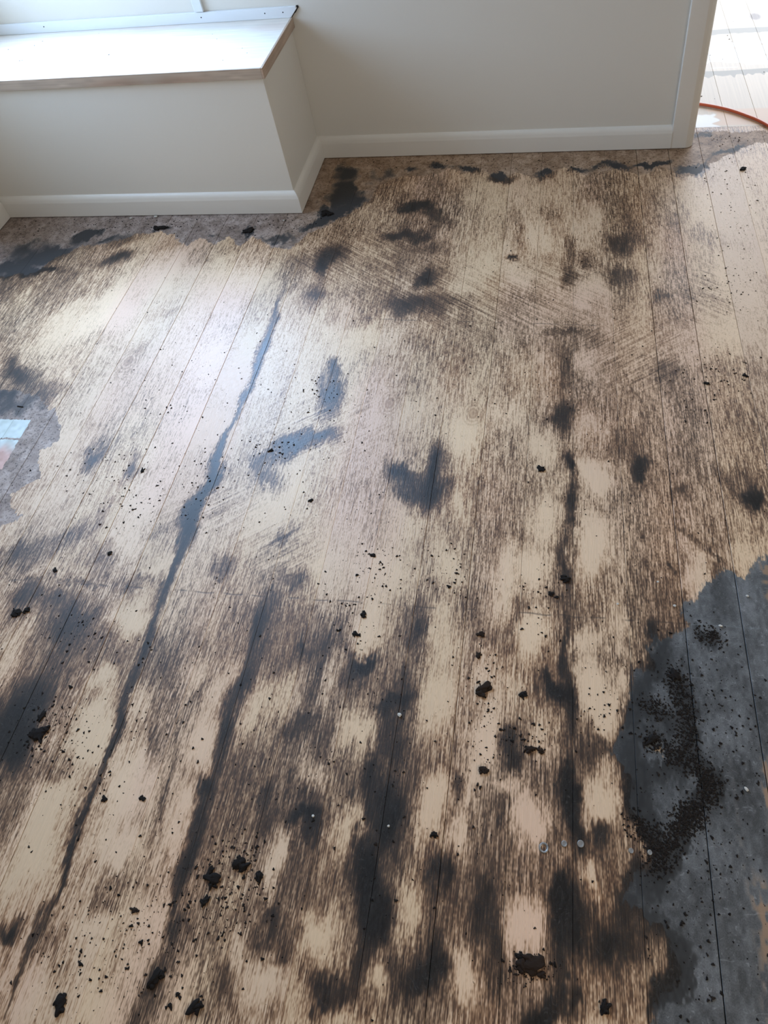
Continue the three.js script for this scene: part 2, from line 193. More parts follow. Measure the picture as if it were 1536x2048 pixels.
[-1.524,-1.931,13.5,-9.3,14.6,21.2,1.1],[-0.618,-0.416,62.5,-2.8,-2.6,21.7,1.1],[-0.298,-1.01,15.5,-2.0,1.6,28.2,1.1],
[-0.268,-0.136,38.7,-7.0,4.3,36.2,1.1],[0.03,-1.263,32.6,-0.3,0.8,19.6,1.1],[0.053,-1.004,66.1,-0.2,1.5,25.3,1.1],
[0.044,-0.124,57.9,-0.5,4.6,37.2,1.1],[0.105,-0.316,58.5,1.3,3.4,30.7,1.1],[0.219,-1.113,42.6,2.4,1.9,37.0,1.1],
[-0.766,-2.287,15.3,-4.8,6.8,23.9,1.1],[-0.754,-1.862,48.5,-11.1,-0.0,19.3,1.1],[-0.407,-1.836,20.7,-7.6,14.0,23.2,1.1],
[-0.038,-2.417,25.4,-0.6,-1.9,43.3,1.1],[-0.775,-2.33,20.0,-4.2,-0.8,21.7,1.1],[-1.067,-0.427,19.1,6.2,-8.1,18.5,1.1],
[-0.861,-0.597,-4.9,21.1,-72.2,1.9,1.1],[-0.856,-0.208,-5.8,32.1,-124.9,-1.8,1.1],[0.243,-0.678,-24.5,6.2,-15.9,-35.2,1.1],
[0.224,-0.65,7.2,30.3,-38.7,2.5,1.1],[0.21,-0.618,-21.1,16.5,-28.2,-30.9,1.1],[0.185,-0.576,-4.3,18.5,-39.8,-13.7,1.1],
[0.17,-0.53,-3.0,28.1,-41.2,-10.0,1.1],[0.157,-0.493,-11.3,26.9,-39.1,-20.9,1.1],[0.151,-0.459,8.9,30.5,-40.8,6.8,1.1],
[0.165,-0.428,19.7,23.5,-30.9,26.4,1.1],[0.178,-0.394,4.8,26.9,-43.6,1.2,1.1],[0.178,-0.357,6.2,34.8,-44.4,1.0,1.1],
[0.189,-0.327,17.7,26.8,-35.9,23.9,1.1],[0.192,-0.29,-0.9,24.0,-47.0,-11.6,1.1],[0.174,-0.255,-19.8,24.4,-37.8,-39.8,1.1],
[0.161,-0.228,6.4,39.7,-47.4,0.2,1.1],[0.179,-0.203,19.3,17.9,-26.0,41.5,1.1],[0.21,-0.177,16.3,23.8,-36.8,30.3,1.1],
[0.227,-0.146,12.9,32.3,-45.8,15.2,1.1],[0.221,-0.118,-13.4,29.6,-47.3,-38.9,1.1],[0.199,-0.091,-12.7,32.1,-48.6,-37.6,1.1],
[-0.856,-1.059,-4.6,21.2,-54.9,6.4,1.12],[-0.628,-0.305,53.1,6.4,-5.1,23.8,1.14],[-0.287,-0.489,25.9,-4.1,4.4,46.7,1.14],
[-0.28,-0.314,26.6,-4.5,2.8,26.2,1.14],[-0.17,-0.075,23.7,-3.1,4.9,39.4,1.14],[-0.43,-0.281,28.9,-7.2,5.5,50.6,1.14],
[0.053,-0.607,77.6,-0.2,2.5,28.7,1.14],[0.049,-0.537,57.7,-0.3,2.2,23.6,1.14],[0.116,-0.161,19.9,0.6,4.6,38.0,1.14],
[-0.901,-0.056,48.6,-26.8,4.6,38.6,1.14],[-0.859,-0.996,-10.1,19.2,-40.9,-8.3,1.14],[-0.868,-0.934,-8.8,21.4,-42.7,-4.0,1.14],
[-0.865,-0.869,-2.7,19.4,-47.1,8.2,1.14],[-0.855,-0.378,-6.0,27.5,-81.4,-1.2,1.16],[-1.919,-1.893,12.2,-8.5,10.2,28.7,1.18],
[-0.619,-0.196,50.9,4.3,-3.5,21.4,1.18],[-0.362,-0.576,32.6,-18.7,22.1,45.9,1.18],[-0.328,-0.04,37.5,-8.4,4.8,37.7,1.18],
[0.048,-1.099,63.8,-0.3,1.3,25.4,1.18],[0.056,-0.096,81.1,-0.2,7.8,62.1,1.18],[0.032,-0.075,36.2,-0.6,7.0,54.8,1.18],
[-0.827,-2.137,14.2,-6.4,22.3,33.8,1.18],[0.216,-0.471,28.4,15.7,-18.1,44.4,1.18],[0.257,-0.453,23.2,14.9,-21.2,43.3,1.18],
[0.292,-0.43,26.7,27.5,-33.3,34.3,1.18],[0.301,-0.406,-1.8,56.2,-53.7,-14.0,1.18],[0.292,-0.396,-8.7,26.3,-51.4,-28.0,1.18],
[0.263,-0.363,-27.1,15.8,-33.1,-52.1,1.18],[0.236,-0.334,-7.9,33.7,-53.5,-24.6,1.18],[0.217,-0.301,-16.9,32.7,-49.7,-37.4,1.18],
[0.198,-0.276,-24.0,45.4,-49.8,-38.6,1.18],[0.178,-0.33,29.5,30.2,-33.5,39.2,1.18],[0.198,-0.309,29.2,42.4,-41.8,30.2,1.18],
[0.26,-0.586,12.3,24.1,-43.1,14.1,1.18],[0.268,-0.536,5.3,26.0,-48.9,0.7,1.18],[0.269,-0.489,6.4,29.9,-49.9,1.2,1.18],
[0.332,-0.693,29.6,15.0,-16.0,36.9,1.18],[0.214,-0.541,32.6,13.8,-12.9,43.9,1.18],[0.265,-0.363,21.4,52.3,-49.4,13.1,1.18],
[0.25,-0.341,-30.1,14.2,-30.1,-54.8,1.18],[0.223,-0.423,22.9,1.8,2.7,26.3,1.18],[0.198,-0.103,44.9,3.5,7.0,55.1,1.18],
[-0.282,-1.066,39.5,-2.1,-0.6,11.0,1.21],[-0.27,-0.281,36.1,-6.0,3.8,34.7,1.21],[0.02,-0.546,36.7,-0.7,3.2,34.1,1.21],
[0.172,-0.381,48.0,2.6,2.6,24.5,1.21],[0.225,-0.149,50.8,4.6,3.9,31.5,1.21],[-1.08,-2.085,33.1,-10.0,-1.0,56.1,1.25],
[-1.826,-1.851,8.4,-5.3,8.7,40.0,1.25],[0.055,-0.324,57.1,-3.5,3.8,24.4,1.25],[0.052,-0.164,41.6,-0.2,3.9,32.5,1.25],
[0.015,-0.054,26.3,-0.7,6.7,52.4,1.25],[-0.748,-2.217,10.9,-4.9,21.4,28.5,1.25],[-0.82,-2.191,33.4,-7.6,-1.2,46.4,1.25],
[0.216,-0.642,51.5,3.4,2.8,32.3,1.25],[-1.419,-2.103,24.9,-12.6,16.4,57.6,1.29],[0.05,-0.372,53.1,-3.3,4.1,26.2,1.29],
[0.039,-0.207,36.9,-6.6,6.7,28.2,1.29],[0.464,-1.038,34.5,12.3,-9.8,33.2,1.29],[-0.132,-1.906,52.3,-2.8,-0.4,65.4,1.29],
[-1.702,-2.062,14.0,-9.1,15.3,32.2,1.33],[-0.49,-2.216,16.3,-2.3,-0.9,32.7,1.33],[-0.198,-2.394,22.9,-1.4,-1.4,33.8,1.33],
[-1.07,-0.352,18.1,-0.1,-4.9,20.3,1.33],[-0.294,-0.193,29.8,-8.9,3.3,17.5,1.36],[0.309,-0.907,24.7,13.9,-70.5,106.2,0.91],
[0.362,-0.864,23.6,14.8,-77.0,105.8,0.91],[0.325,-0.826,29.8,-6.4,13.1,27.6,0.29],[0.427,-0.874,37.5,5.4,2.7,37.3,0.29],
[0.215,-0.451,62.5,4.5,5.8,57.7,0.02],[0.15,-0.591,115.4,4.6,6.5,71.7,0.22]];
// edges of the scraped areas
const AREAS = {
bench_band: [[-2.302,-2.242],[-2.13,-2.254],[-0.934,-2.238],[-0.924,-2.402],[-0.949,-2.619],[-0.674,-2.612],[0.407,-2.616],[0.472,-2.612],[0.502,-2.675],[0.759,-2.659],[0.748,-2.589],[0.666,-2.563],[0.569,-2.471],[0.449,-2.364],[0.41,-2.397],[0.361,-2.422],[0.29,-2.386],[0.206,-2.429],[0.153,-2.405],[0.1,-2.394],[0.029,-2.45],[-0.024,-2.413],[-0.077,-2.382],[-0.151,-2.425],[-0.184,-2.37],[-0.241,-2.409],[-0.282,-2.464],[-0.335,-2.426],[-0.394,-2.456],[-0.465,-2.414],[-0.578,-2.409],[-0.646,-2.358],[-0.668,-2.268],[-0.726,-2.183],[-0.801,-2.106],[-0.861,-2.049],[-0.897,-1.979],[-0.972,-1.988],[-1.056,-2.055],[-1.085,-1.998],[-1.152,-2.059],[-1.177,-1.993],[-1.253,-2.049],[-1.291,-1.994],[-1.364,-2.063],[-1.442,-2.085],[-1.511,-2.062],[-1.567,-2.03],[-1.628,-2.01],[-1.694,-2.002],[-1.723,-1.978],[-1.77,-1.932],[-1.805,-1.848],[-1.933,-1.829],[-2.146,-1.782]],
slate: [[0.295,-0.71],[0.253,-0.686],[0.225,-0.682],[0.204,-0.657],[0.218,-0.632],[0.207,-0.615],[0.176,-0.608],[0.164,-0.548],[0.156,-0.51],[0.139,-0.48],[0.122,-0.448],[0.163,-0.417],[0.171,-0.389],[0.16,-0.355],[0.178,-0.334],[0.198,-0.305],[0.179,-0.266],[0.155,-0.249],[0.142,-0.219],[0.176,-0.201],[0.206,-0.178],[0.219,-0.154],[0.228,-0.131],[0.208,-0.109],[0.184,-0.089],[0.172,-0.046],[0.36,-0.071],[0.548,-0.413],[0.591,-0.758],[0.45,-0.738]],
slate2: [[0.292,-0.758],[0.323,-0.793],[0.388,-0.841],[0.412,-0.827],[0.446,-0.861],[0.475,-0.89],[0.644,-0.911],[0.608,-0.749],[0.29,-0.71],[0.284,-0.739]],
film_left: [[-1.911,-1.33],[-1.528,-1.291],[-1.408,-1.224],[-1.347,-1.145],[-1.346,-1.12],[-1.389,-1.074],[-1.376,-1.041],[-1.332,-0.993],[-1.359,-0.974],[-1.389,-0.934],[-1.363,-0.895],[-1.323,-0.867],[-1.354,-0.845],[-1.436,-0.802],[-1.631,-0.789]],
mint: [[-1.667,-1.187],[-1.469,-1.187],[-1.469,-1.121],[-1.626,-1.118]],
mint2: [[-1.637,-1.11],[-1.469,-1.116],[-1.465,-1.014],[-1.617,-0.999]],
tri: [[0.294,-0.897],[0.381,-0.837],[0.294,-0.761],[0.288,-0.825]],
tri2: [[0.398,-0.888],[0.468,-0.899],[0.413,-0.832]]};
// patches sanded at an angle: centre, unit-circle matrix, direction
const SANDED = [
[-0.269,-1.74,4.026,-0.387,0.037,6.094,0.82,0.573],[0.005,-1.741,6.093,-0.098,0.038,6.214,0.81,0.587],
[0.227,-1.511,6.766,0.354,0.168,7.279,0.809,-0.587],[-0.913,-1.442,7.06,-2.195,0.209,8.03,0.528,-0.849],
[-0.611,-1.206,5.949,-1.38,0.352,8.195,0.756,-0.654],[-0.822,-0.937,6.807,-2.288,0.817,13.46,0.763,-0.646],
[0.477,-1.722,10.346,1.267,0.044,5.706,0.683,0.73],[-0.624,-0.837,8.923,-2.418,0.845,12.339,0.813,-0.582],
[-0.637,-1.914,4.868,-0.942,-0.039,6.296,0.806,0.593]];
// knots in the wood: x, z, radius
const KNOTS = [
[-1.25,-1.483,0.0149],[-1.268,-1.429,0.0213],[-0.433,-1.291,0.0194],[-0.202,-1.264,0.0186],[0.082,-1.31,0.0181],[0.312,-1.739,0.0228],
[0.095,-1.91,0.0216],[-0.014,-1.915,0.0157],[0.798,-3.668,0.0192],[0.417,-1.047,0.0111]];

function inside(poly, x, z) {
  let c = false;
  for (let i = 0, j = poly.length - 1; i < poly.length; j = i++) {
    const a = poly[i], b = poly[j];
    if ((a[1] > z) !== (b[1] > z) && x < (b[0] - a[0]) * (z - a[1]) / (b[1] - a[1]) + a[0]) c = !c;
  }
  return c;
}
class Field {                                             // a coarse grid of floor values, read with smooth interpolation
  constructor(x0, x1, z0, z1, cell, start) {
    this.x0 = x0; this.z0 = z0; this.c = cell; this.w = Math.ceil((x1 - x0) / cell) + 2; this.h = Math.ceil((z1 - z0) / cell) + 2;
    this.d = new Float32Array(this.w * this.h).fill(start);
  }
  each(f) { for (let j = 0; j < this.h; j++) for (let i = 0; i < this.w; i++) this.d[j * this.w + i] = f(this.x0 + i * this.c, this.z0 + j * this.c, this.d[j * this.w + i]); return this; }
  blob(b, target, weight = 1) {
    const det = b[2] * b[5] - b[3] * b[4], R = 1.65, ex = R * Math.hypot(b[5], b[3]) / Math.abs(det), ez = R * Math.hypot(b[4], b[2]) / Math.abs(det);
    const i0 = Math.max(0, Math.floor((b[0] - ex - this.x0) / this.c)), i1 = Math.min(this.w - 1, Math.ceil((b[0] + ex - this.x0) / this.c));
    const j0 = Math.max(0, Math.floor((b[1] - ez - this.z0) / this.c)), j1 = Math.min(this.h - 1, Math.ceil((b[1] + ez - this.z0) / this.c));
    for (let j = j0; j <= j1; j++) for (let i = i0; i <= i1; i++) {
      const dx = this.x0 + i * this.c - b[0], dz = this.z0 + j * this.c - b[1];
      const r = Math.hypot(b[2] * dx + b[3] * dz, b[4] * dx + b[5] * dz), k = j * this.w + i;
      if (r < R) this.d[k] += (target - this.d[k]) * weight * (1 - sst(0.15, R, r));
    }
  }
  at(x, z) {
    const u = clamp((x - this.x0) / this.c, 0, this.w - 1.001), v = clamp((z - this.z0) / this.c, 0, this.h - 1.001), i = u | 0, j = v | 0, fx = u - i, fy = v - j, k = j * this.w + i, d = this.d;
    const a = d[k] + (d[k + 1] - d[k]) * fx, b = d[k + this.w] + (d[k + this.w + 1] - d[k + this.w]) * fx;
    return a + (b - a) * fy;
  }
}
function floorTile(x0, x1, z0, z1, W, H) {
  const tar = new Field(x0, x1, z0, z1, 0.004, 0.42), film = new Field(x0, x1, z0, z1, 0.003, 0), slate = new Field(x0, x1, z0, z1, 0.003, 0), pale = new Field(x0, x1, z0, z1, 0.003, 0), rake = new Field(x0, x1, z0, z1, 0.006, 0), rake2 = new Field(x0, x1, z0, z1, 0.006, 0);
  for (const b of STAINS_AND_SHADING) tar.blob(b, b[6], 0.95);
  tar.each((x, z, t) => t + 0.14 * (noise(x * 9 + 3, z * 4.2) - 0.5) + 0.2 * (noise(x * 24 + 9, z * 11) - 0.5));
  film.each((x, z) => inside(AREAS.bench_band, x, z) ? 1 : inside(AREAS.film_left, x, z) ? 0.8 : inside(AREAS.tri, x, z) ? 0.35 : 0);
  slate.each((x, z) => inside(AREAS.slate, x, z) || inside(AREAS.slate2, x, z) ? 1 : 0);
  pale.each((x, z) => inside(AREAS.mint, x, z) || inside(AREAS.mint2, x, z) ? 1 : 0);
  for (const s of SANDED) (s[6] * s[7] > 0 ? rake : rake2).blob(s, 1);
  const dir = [SANDED[0], SANDED[2]];
  const col = new Uint8Array(W * H * 4), rou = new Uint8Array(W * H * 4), bmp = new Uint8Array(W * H * 4);
  const nearKnots = KNOTS.filter((k) => k[0] > x0 - 0.1 && k[0] < x1 + 0.1 && k[1] > z0 - 0.1 && k[1] < z1 + 0.1);
  for (let j = 0; j < H; j++) for (let i = 0; i < W; i++) {
    const x = x0 + (i + 0.5) / W * (x1 - x0), z = z0 + (j + 0.5) / H * (z1 - z0);
    const kb = Math.floor((x - X0) / BOARD), bo = TAB[(kb * 37 + 9000) & 65535], bo2 = TAB[(kb * 91 + 700) & 65535];
    // ragged edges: shift the reading point a little
    const n1 = noise(x * 60, z * 24), n2 = noise(x * 55 + 40, z * 26 + 11), n3 = noise(x * 240, z * 110), n4 = noise(x * 230 + 7, z * 120 + 5);
    const n0 = noise(x * 26 + 4, z * 13), n00 = noise(x * 24 + 90, z * 14 + 31);
    const wx = x + (n0 - 0.5) * 0.026 + (n1 - 0.5) * 0.012 + (n3 - 0.5) * 0.008, wz = z + (n00 - 0.5) * 0.05 + (n2 - 0.5) * 0.026 + (n4 - 0.5) * 0.018;
    const sx = x + (n0 - 0.5) * 0.01 + (n1 - 0.5) * 0.012 + (n3 - 0.5) * 0.009, sz = z + (n00 - 0.5) * 0.012 + (n2 - 0.5) * 0.016 + (n4 - 0.5) * 0.012;
    // the grain swings round knots
    let gx = x + bo * 3, swirl = 0, heart = 0;
    for (const k of nearKnots) {
      const dx = (x - k[0]) / k[2], dz = (z - k[1]) / (k[2] * 1.5), q = dx * dx + dz * dz;
      if (q < 14) { const e = Math.exp(-q * 0.32); gx += Math.sign(dx) * e * k[2] * 0.7 * (1 - Math.exp(-Math.abs(dx) * 2)); if (q < 4) { swirl = Math.max(swirl, (1 - sst(1.2, 4, q)) * (0.5 + 0.5 * Math.sin(Math.sqrt(q) * 14))); heart = Math.max(heart, 1 - sst(0.1, 0.75, q)); } }
    }
    const wob = (noise(x * 9 + bo * 60, z * 2.2) - 0.5) * 0.02;
    const g1 = noise((gx + wob) * 420, z * 16 + bo * 40), g2 = noise((gx + wob) * 1000, z * 44 + bo2 * 70), g0 = noise((gx + wob) * 110, z * 3 + bo2 * 30);
    const tick = noise(x * 640, z * 230), tick2 = noise(x * 260 + 31, z * 85), grit = noise(x * 900, z * 900);
    let grain = 0.08 * g0 + 0.2 * g1 + 0.72 * g2;
    const ra = rake.at(x, z) * 0.75, rb = rake2.at(x, z) * 0.75;
    if (ra > 0.01) { const p = x * dir[0][7] - z * dir[0][6], q = x * dir[0][6] + z * dir[0][7]; grain += (0.55 * noise(p * 240, q * 9) + 0.45 * noise(p * 600, q * 16) - grain) * ra; }
    if (rb > 0.01) { const p = x * dir[1][7] - z * dir[1][6], q = x * dir[1][6] + z * dir[1][7]; grain += (0.55 * noise(p * 240, q * 9) + 0.45 * noise(p * 600, q * 16) - grain) * rb; }
    const T = tar.at(wx, wz);
    const mid = 1 - clamp(Math.abs(T - 0.58) / 0.6);       // streaks are strongest where the tar is half gone
    let v = T + (grain - 0.5) * (0.46 + 0.62 * mid) + (tick - 0.5) * (0.2 + 0.3 * mid) + (tick2 - 0.5) * 0.25 * mid + swirl * 0.1;
    const tan = sst(0.14, 0.66, v), brown = sst(0.44, 1.0, v), black = sst(0.68, 1.24, T + (v - T) * 0.45);
    // bare wood
    const low = noise(x * 5 + 20, z * 2.5), low2 = noise(x * 11 + 70, z * 5 + 30);
    const pink = sst(0.5, 0.95, noise(x * 8 + 5, z * 3 + 60)) * 0.7;
    const tone = 0.96 + 0.04 * bo + 0.05 * (low - 0.5) + 0.07 * (grain - 0.5);
    let r = (223 - 1 * pink) * tone, g = (190 - 8 * pink) * tone, b = (151 - 1 * pink + 5 * bo2) * tone;
    const kn = heart * 0.6 + swirl * 0.35; r -= kn * 45; g -= kn * 48; b -= kn * 45;
    // brown remains in the grain
    const ta = tan * 0.85, red = 18 * (low2 - 0.4);
    r += (152 + red - r) * ta; g += (117 + red * 0.4 - g) * ta; b += (85 - b) * ta;
    const br = 75 + 26 * (low2 - 0.4) + 18 * (g1 - 0.5), bg = 51 + 14 * (low2 - 0.4) + 14 * (g1 - 0.5), bb = 34 + 6 * (low2 - 0.4) + 12 * (g1 - 0.5), ba = brown * 0.95;
    r += (br - r) * ba; g += (bg - g) * ba; b += (bb - b) * ba;
    // thin smeared film round the thick tar
    const smoke = sst(0.45, 1.1, T + 0.14 * (n1 - 0.5) + 0.2 * (grain - 0.5)) * 0.55;
    r += (80 - r) * smoke; g += (60 - g) * smoke; b += (45 - b) * smoke;
    // tar
    const fib = sst(0.72, 0.95, noise(x * 300 + 50 * n1, z * 300 + 20 * n2)) * 26, kr = 17 + 14 * (n1 - 0.5) + 20 * (tick - 0.5) + 12 * (grit - 0.5) + fib, ka = black * 0.97;
    r += (kr + 3 - r) * ka; g += (kr + 1 - g) * ka; b += (kr - 1 - b) * ka;
    let rough = 0.45 + 0.1 * (tick - 0.5) - 0.08 * black, h = 120 + 46 * (1 - brown) * 0.5 + 60 * (grain - 0.5) * (1 - black) + 26 * (tick - 0.5) * (1 - black) + black * 24;
    // grey-brown film outside the scraped area
    const F = film.at(sx, sz);
    if (F > 0.02) {
      const f = sst(0.3, 0.7, F) * (0.55 + 0.45 * F), m = noise(x * 38 + 5, z * 38), m2 = noise(x * 120, z * 120), dark = sst(0.62, 0.95, T + 0.25 * (m - 0.5)), warm = sst(-1.75, -2.5, z) * sst(-1.1, -0.8, x);
      let fr = 142 + 42 * (m - 0.5) + 34 * (m2 - 0.5) + 14 * warm, fg = fr - 18 - 10 * warm, fb = fr - 30 - 24 * warm;
      const sp = sst(0.7, 0.8, noise(x * 330, z * 330)); fr -= sp * 45; fg -= sp * 42; fb -= sp * 38;
      fr += (46 - fr) * dark; fg += (44 - fg) * dark; fb += (43 - fb) * dark;
      r += (fr - r) * f; g += (fg - g) * f; b += (fb - b) * f; h += (140 + 30 * (m2 - 0.5) - h) * f; rough += (0.62 - rough) * f;
    }
    // slate-coloured tar sheet
    const S = slate.at(sx, sz) * 0.5 + slate.at(sx + 0.006, sz + 0.004) * 0.25 + slate.at(sx - 0.006, sz - 0.004) * 0.25;
    if (S > 0.02) {
      const f = sst(0.1, 0.9, S + 0.3 * (tick - 0.5)), m = noise(x * 22 + 15, z * 16), m2 = noise(x * 150, z * 90), m3 = noise(x * 60 + 8, z * 7);
      const worn = sst(0.6, 0.85, noise(x * 30 + 2, z * 5 + 3)) * sst(0.33, 0.36, x + 0.01 * (m - 0.5)) * sst(0.35, 0.7, m2) ;
      let c = 80 + 44 * (m - 0.5) + 30 * (m2 - 0.5) + 22 * (grit - 0.5) + 26 * sst(0.78, 0.95, noise(x * 260 + 40 * n1, z * 260));
      const deep = sst(0.78, 1.15, T + 0.3 * (m2 - 0.5)); c += (34 + 20 * (m2 - 0.5) - c) * deep;
      let fr = c + 1, fg = c + 1, fb = c;
      fr += (150 - fr) * worn * 0.75; fg += (116 - fg) * worn * 0.75; fb += (86 - fb) * worn * 0.75;
      if (T < 0.3) { const e = sst(0.3, 0.05, T); fr += (165 - fr) * e; fg += (138 - fg) * e; fb += (108 - fb) * e; }
      r += (fr - r) * f; g += (fg - g) * f; b += (fb - b) * f; h += (165 + 36 * (m2 - 0.5) - h) * f; rough += (0.5 - rough) * f;
    }
    // pale patch where a piece had covered the boards
    const M = pale.at(x + (n3 - 0.5) * 0.003, z + (n4 - 0.5) * 0.003);
    if (M > 0.02) {
      const f = sst(0.4, 0.6, M), m = noise(x * 90, z * 90), p = sst(-1.115, -1.06, z + 0.02 * (n1 - 0.5));
      const fr = 186 + 26 * (m - 0.5) + 2 * p, fg = 192 + 26 * (m - 0.5) - 44 * p, fb = 184 + 30 * (m - 0.5) - 52 * p;
      r += (fr - r) * f; g += (fg - g) * f; b += (fb - b) * f; rough += (0.5 - rough) * f;
    }
    // cross joints where sheets of the old covering met
    const jz = Math.min(Math.abs(z + 0.712 + 0.01 * x + 0.004 * (noise(x * 30, 4) - 0.5)), Math.abs(z + 1.613 - 0.03 * x + 0.004 * (noise(x * 30, 9) - 0.5)) + (x < -0.6 || x > 0.15 ? 1 : 0));
    if (jz < 0.004) { const jm = (1 - sst(0.0008, 0.0026, jz)) * sst(0.3, 0.6, noise(x * 45 + 3, 17)) * 0.4, up = S > 0.5 ? 1 : 0; r += ((up ? 112 : 52) - r) * jm; g += ((up ? 116 : 40) - g) * jm; b += ((up ? 116 : 32) - b) * jm; h -= 40 * jm; }
    const k = (j * W + i) * 4;
    col[k] = clamp(r, 6, 255); col[k + 1] = clamp(g, 6, 255); col[k + 2] = clamp(b, 6, 255); col[k + 3] = 255;
    const rr = clamp(rough * 255, 0, 255); rou[k] = rou[k + 1] = rou[k + 2] = rr; rou[k + 3] = 255;
    const hh = clamp(h, 0, 255); bmp[k] = bmp[k + 1] = bmp[k + 2] = hh; bmp[k + 3] = 255;
  }
  return new THREE.MeshPhysicalMaterial({ map: dataTex(W, H, col, true), roughnessMap: dataTex(W, H, rou), roughness: 1, bumpMap: dataTex(W, H, bmp), bumpScale: 0.0012, specularIntensity: 1 });
}
const XM = X0 - 5 * BOARD, NEARL = [-1.60, XM, -1.30, 0.10], NEAR = [XM, 0.64, -1.30, 0.10], FAR = [-2.12, 1.0, -2.70, -1.30], NEXT = [0.30, 1.30, -4.10, -2.70];
const matNear = floorTile(...NEAR, 1856, 2048), matNearL = floorTile(...NEARL, 1792, 2048); matNear.name = 'scraped_boards_near'; matNearL.name = 'scraped_boards_left';
const matFar = floorTile(...FAR, 2048, 1152); matFar.name = 'scraped_boards_far';
const nextTex = makeTex(768, 1024, true, (u, v) => {       // sanded pale boards of the next room, with filler strips and primer
  const x = NEXT[0] + u * (NEXT[1] - NEXT[0]), z = NEXT[2] + v * (NEXT[3] - NEXT[2]);
  const kb = Math.floor((x - X0) / BOARD), bo = TAB[(kb * 37 + 9000) & 65535];
  const g = noise(x * 300 + bo * 50, z * 6), n = noise(x * 14, z * 40), n2 = noise(x * 70, z * 12), t = 0.97 + 0.05 * bo + 0.06 * (g - 0.5);
  let r = 208 * t, gg = 192 * t, b = 170 * t;
  const strip = (c, hw, e) => 1 - sst(hw - 0.004, hw + 0.004, Math.abs(z - c - (noise(x * 12, c) - 0.5) * 0.012) + (z > c ? (n2 - 0.4) * e : 0));
  const s = Math.max(strip(-3.52, 0.026, 0.01), strip(-3.125, 0.026, 0.05));
  r += (150 - r) * s; gg += (140 - gg) * s; b += (122 - b) * s;
  const p1 = sst(0.4, 0.46, 0.62 - Math.abs(z + 3.3) * 2.6 + (n - 0.5) * 0.5) * (x < 0.9 ? 1 : 0.5) * (1 - s), p2 = (1 - sst(0.575, 0.585, x + (n - 0.5) * 0.05)) * (1 - sst(-2.66, -2.64, z)) * sst(-2.80, -2.785, z + (n2 - 0.5) * 0.02);
  const p = Math.max(p1 * 0.7, p2); r += (240 - r) * p; gg += (240 - gg) * p; b += (238 - b) * p;
  const o = sst(-2.84, -2.82, z) * (1 - sst(-2.72, -2.70, z)) * sst(0.575, 0.59, x + (n - 0.5) * 0.05); r += (214 - r) * o; gg += (182 - gg) * o; b += (152 - b) * o;
  const k = Math.hypot((x - 0.865) / 0.03, (z + 3.66) / 0.045); const kk = 1 - sst(0.5, 1.1, k); r -= 70 * kk; gg -= 72 * kk; b -= 66 * kk;
  return [r, gg, b];
});
const matNext = new THREE.MeshPhysicalMaterial({ map: nextTex, roughness: 0.45, name: 'sanded_pale_boards' });

// ------------------------------------------------------------------ other materials
const paintBump = makeTex(512, 512, false, (u, v) => { const a = 128 + 60 * (noise(u * 90, v * 90) - 0.5) + 50 * (noise(u * 200, v * 200) - 0.5); return [a, a, a]; });
paintBump.wrapS = paintBump.wrapT = THREE.RepeatWrapping;
const wallPaint = new THREE.MeshPhysicalMaterial({ color: new THREE.Color(0.69, 0.645, 0.565), roughness: 0.6, bumpMap: paintBump, bumpScale: 0.0002, name: 'off_white_wall_paint' });
const trimPaint = new THREE.MeshPhysicalMaterial({ color: new THREE.Color(0.73, 0.68, 0.60), roughness: 0.38, name: 'off_white_gloss_paint' });
const ceilingPaint = new THREE.MeshPhysicalMaterial({ color: new THREE.Color(0.36, 0.29, 0.22), roughness: 0.8, name: 'darkened_ceiling' });  // unseen ceiling, coloured dark so the tar mirrors less light
const stripPaint = new THREE.MeshPhysicalMaterial({ color: new THREE.Color(0.74, 0.76, 0.77), roughness: 0.45, name: 'white_strip_paint' });
const benchWood = new THREE.MeshPhysicalMaterial({ roughness: 0.5, name: 'pale_bench_timber', map: makeTex(1024, 512, true, (u, v) => {
  const x = u * 1.3, z = v * 0.4, g = noise(x * 6, z * 160), g2 = noise(x * 22 + 9, z * 420), m = noise(x * 7, z * 18), t = 0.97 + 0.05 * (g - 0.5) + 0.05 * (g2 - 0.5);
  const p = sst(0.5, 0.85, m); return [(226 - 2 * p) * t, (218 - 7 * p) * t, (207 - 8 * p) * t]; }) });
const edgeWood = new THREE.MeshPhysicalMaterial({ roughness: 0.5, name: 'shaded_pink_lipping_timber', map: makeTex(1024, 64, true, (u, v) => {
  const x = u * 1.3, y = v * 0.04, g = noise(x * 8, y * 220), m = noise(x * 5 + 3, y * 20), m2 = noise(x * 30, y * 90), t = 0.92 + 0.12 * (g - 0.5) + 0.08 * (m2 - 0.5);
  const p = sst(0.35, 0.8, m); return [(190 - 4 * p) * t, (170 - 13 * p) * t, (150 - 16 * p) * t]; }) });  // pinkish timber, painted darker because the edge is less lit than the top
const dark = new THREE.MeshStandardMaterial({ color: new THREE.Color(0.02, 0.019, 0.018), roughness: 0.9, name: 'dark_underfloor' });
const tarCrumb = new THREE.MeshPhysicalMaterial({ color: new THREE.Color(0.012, 0.009, 0.007), roughness: 0.85, specularIntensity: 0.3, name: 'tar_crumb' });
const brownCrumb = new THREE.MeshPhysicalMaterial({ color: new THREE.Color(0.022, 0.013, 0.008), roughness: 0.85, specularIntensity: 0.3, name: 'brown_crumb' });
const whiteChip = new THREE.MeshStandardMaterial({ color: new THREE.Color(0.5, 0.46, 0.39), roughness: 0.8, name: 'plaster_chip' });
const steel = new THREE.MeshStandardMaterial({ color: new THREE.Color(0.3, 0.29, 0.27), roughness: 0.45, metalness: 0.7, name: 'dull_steel' });
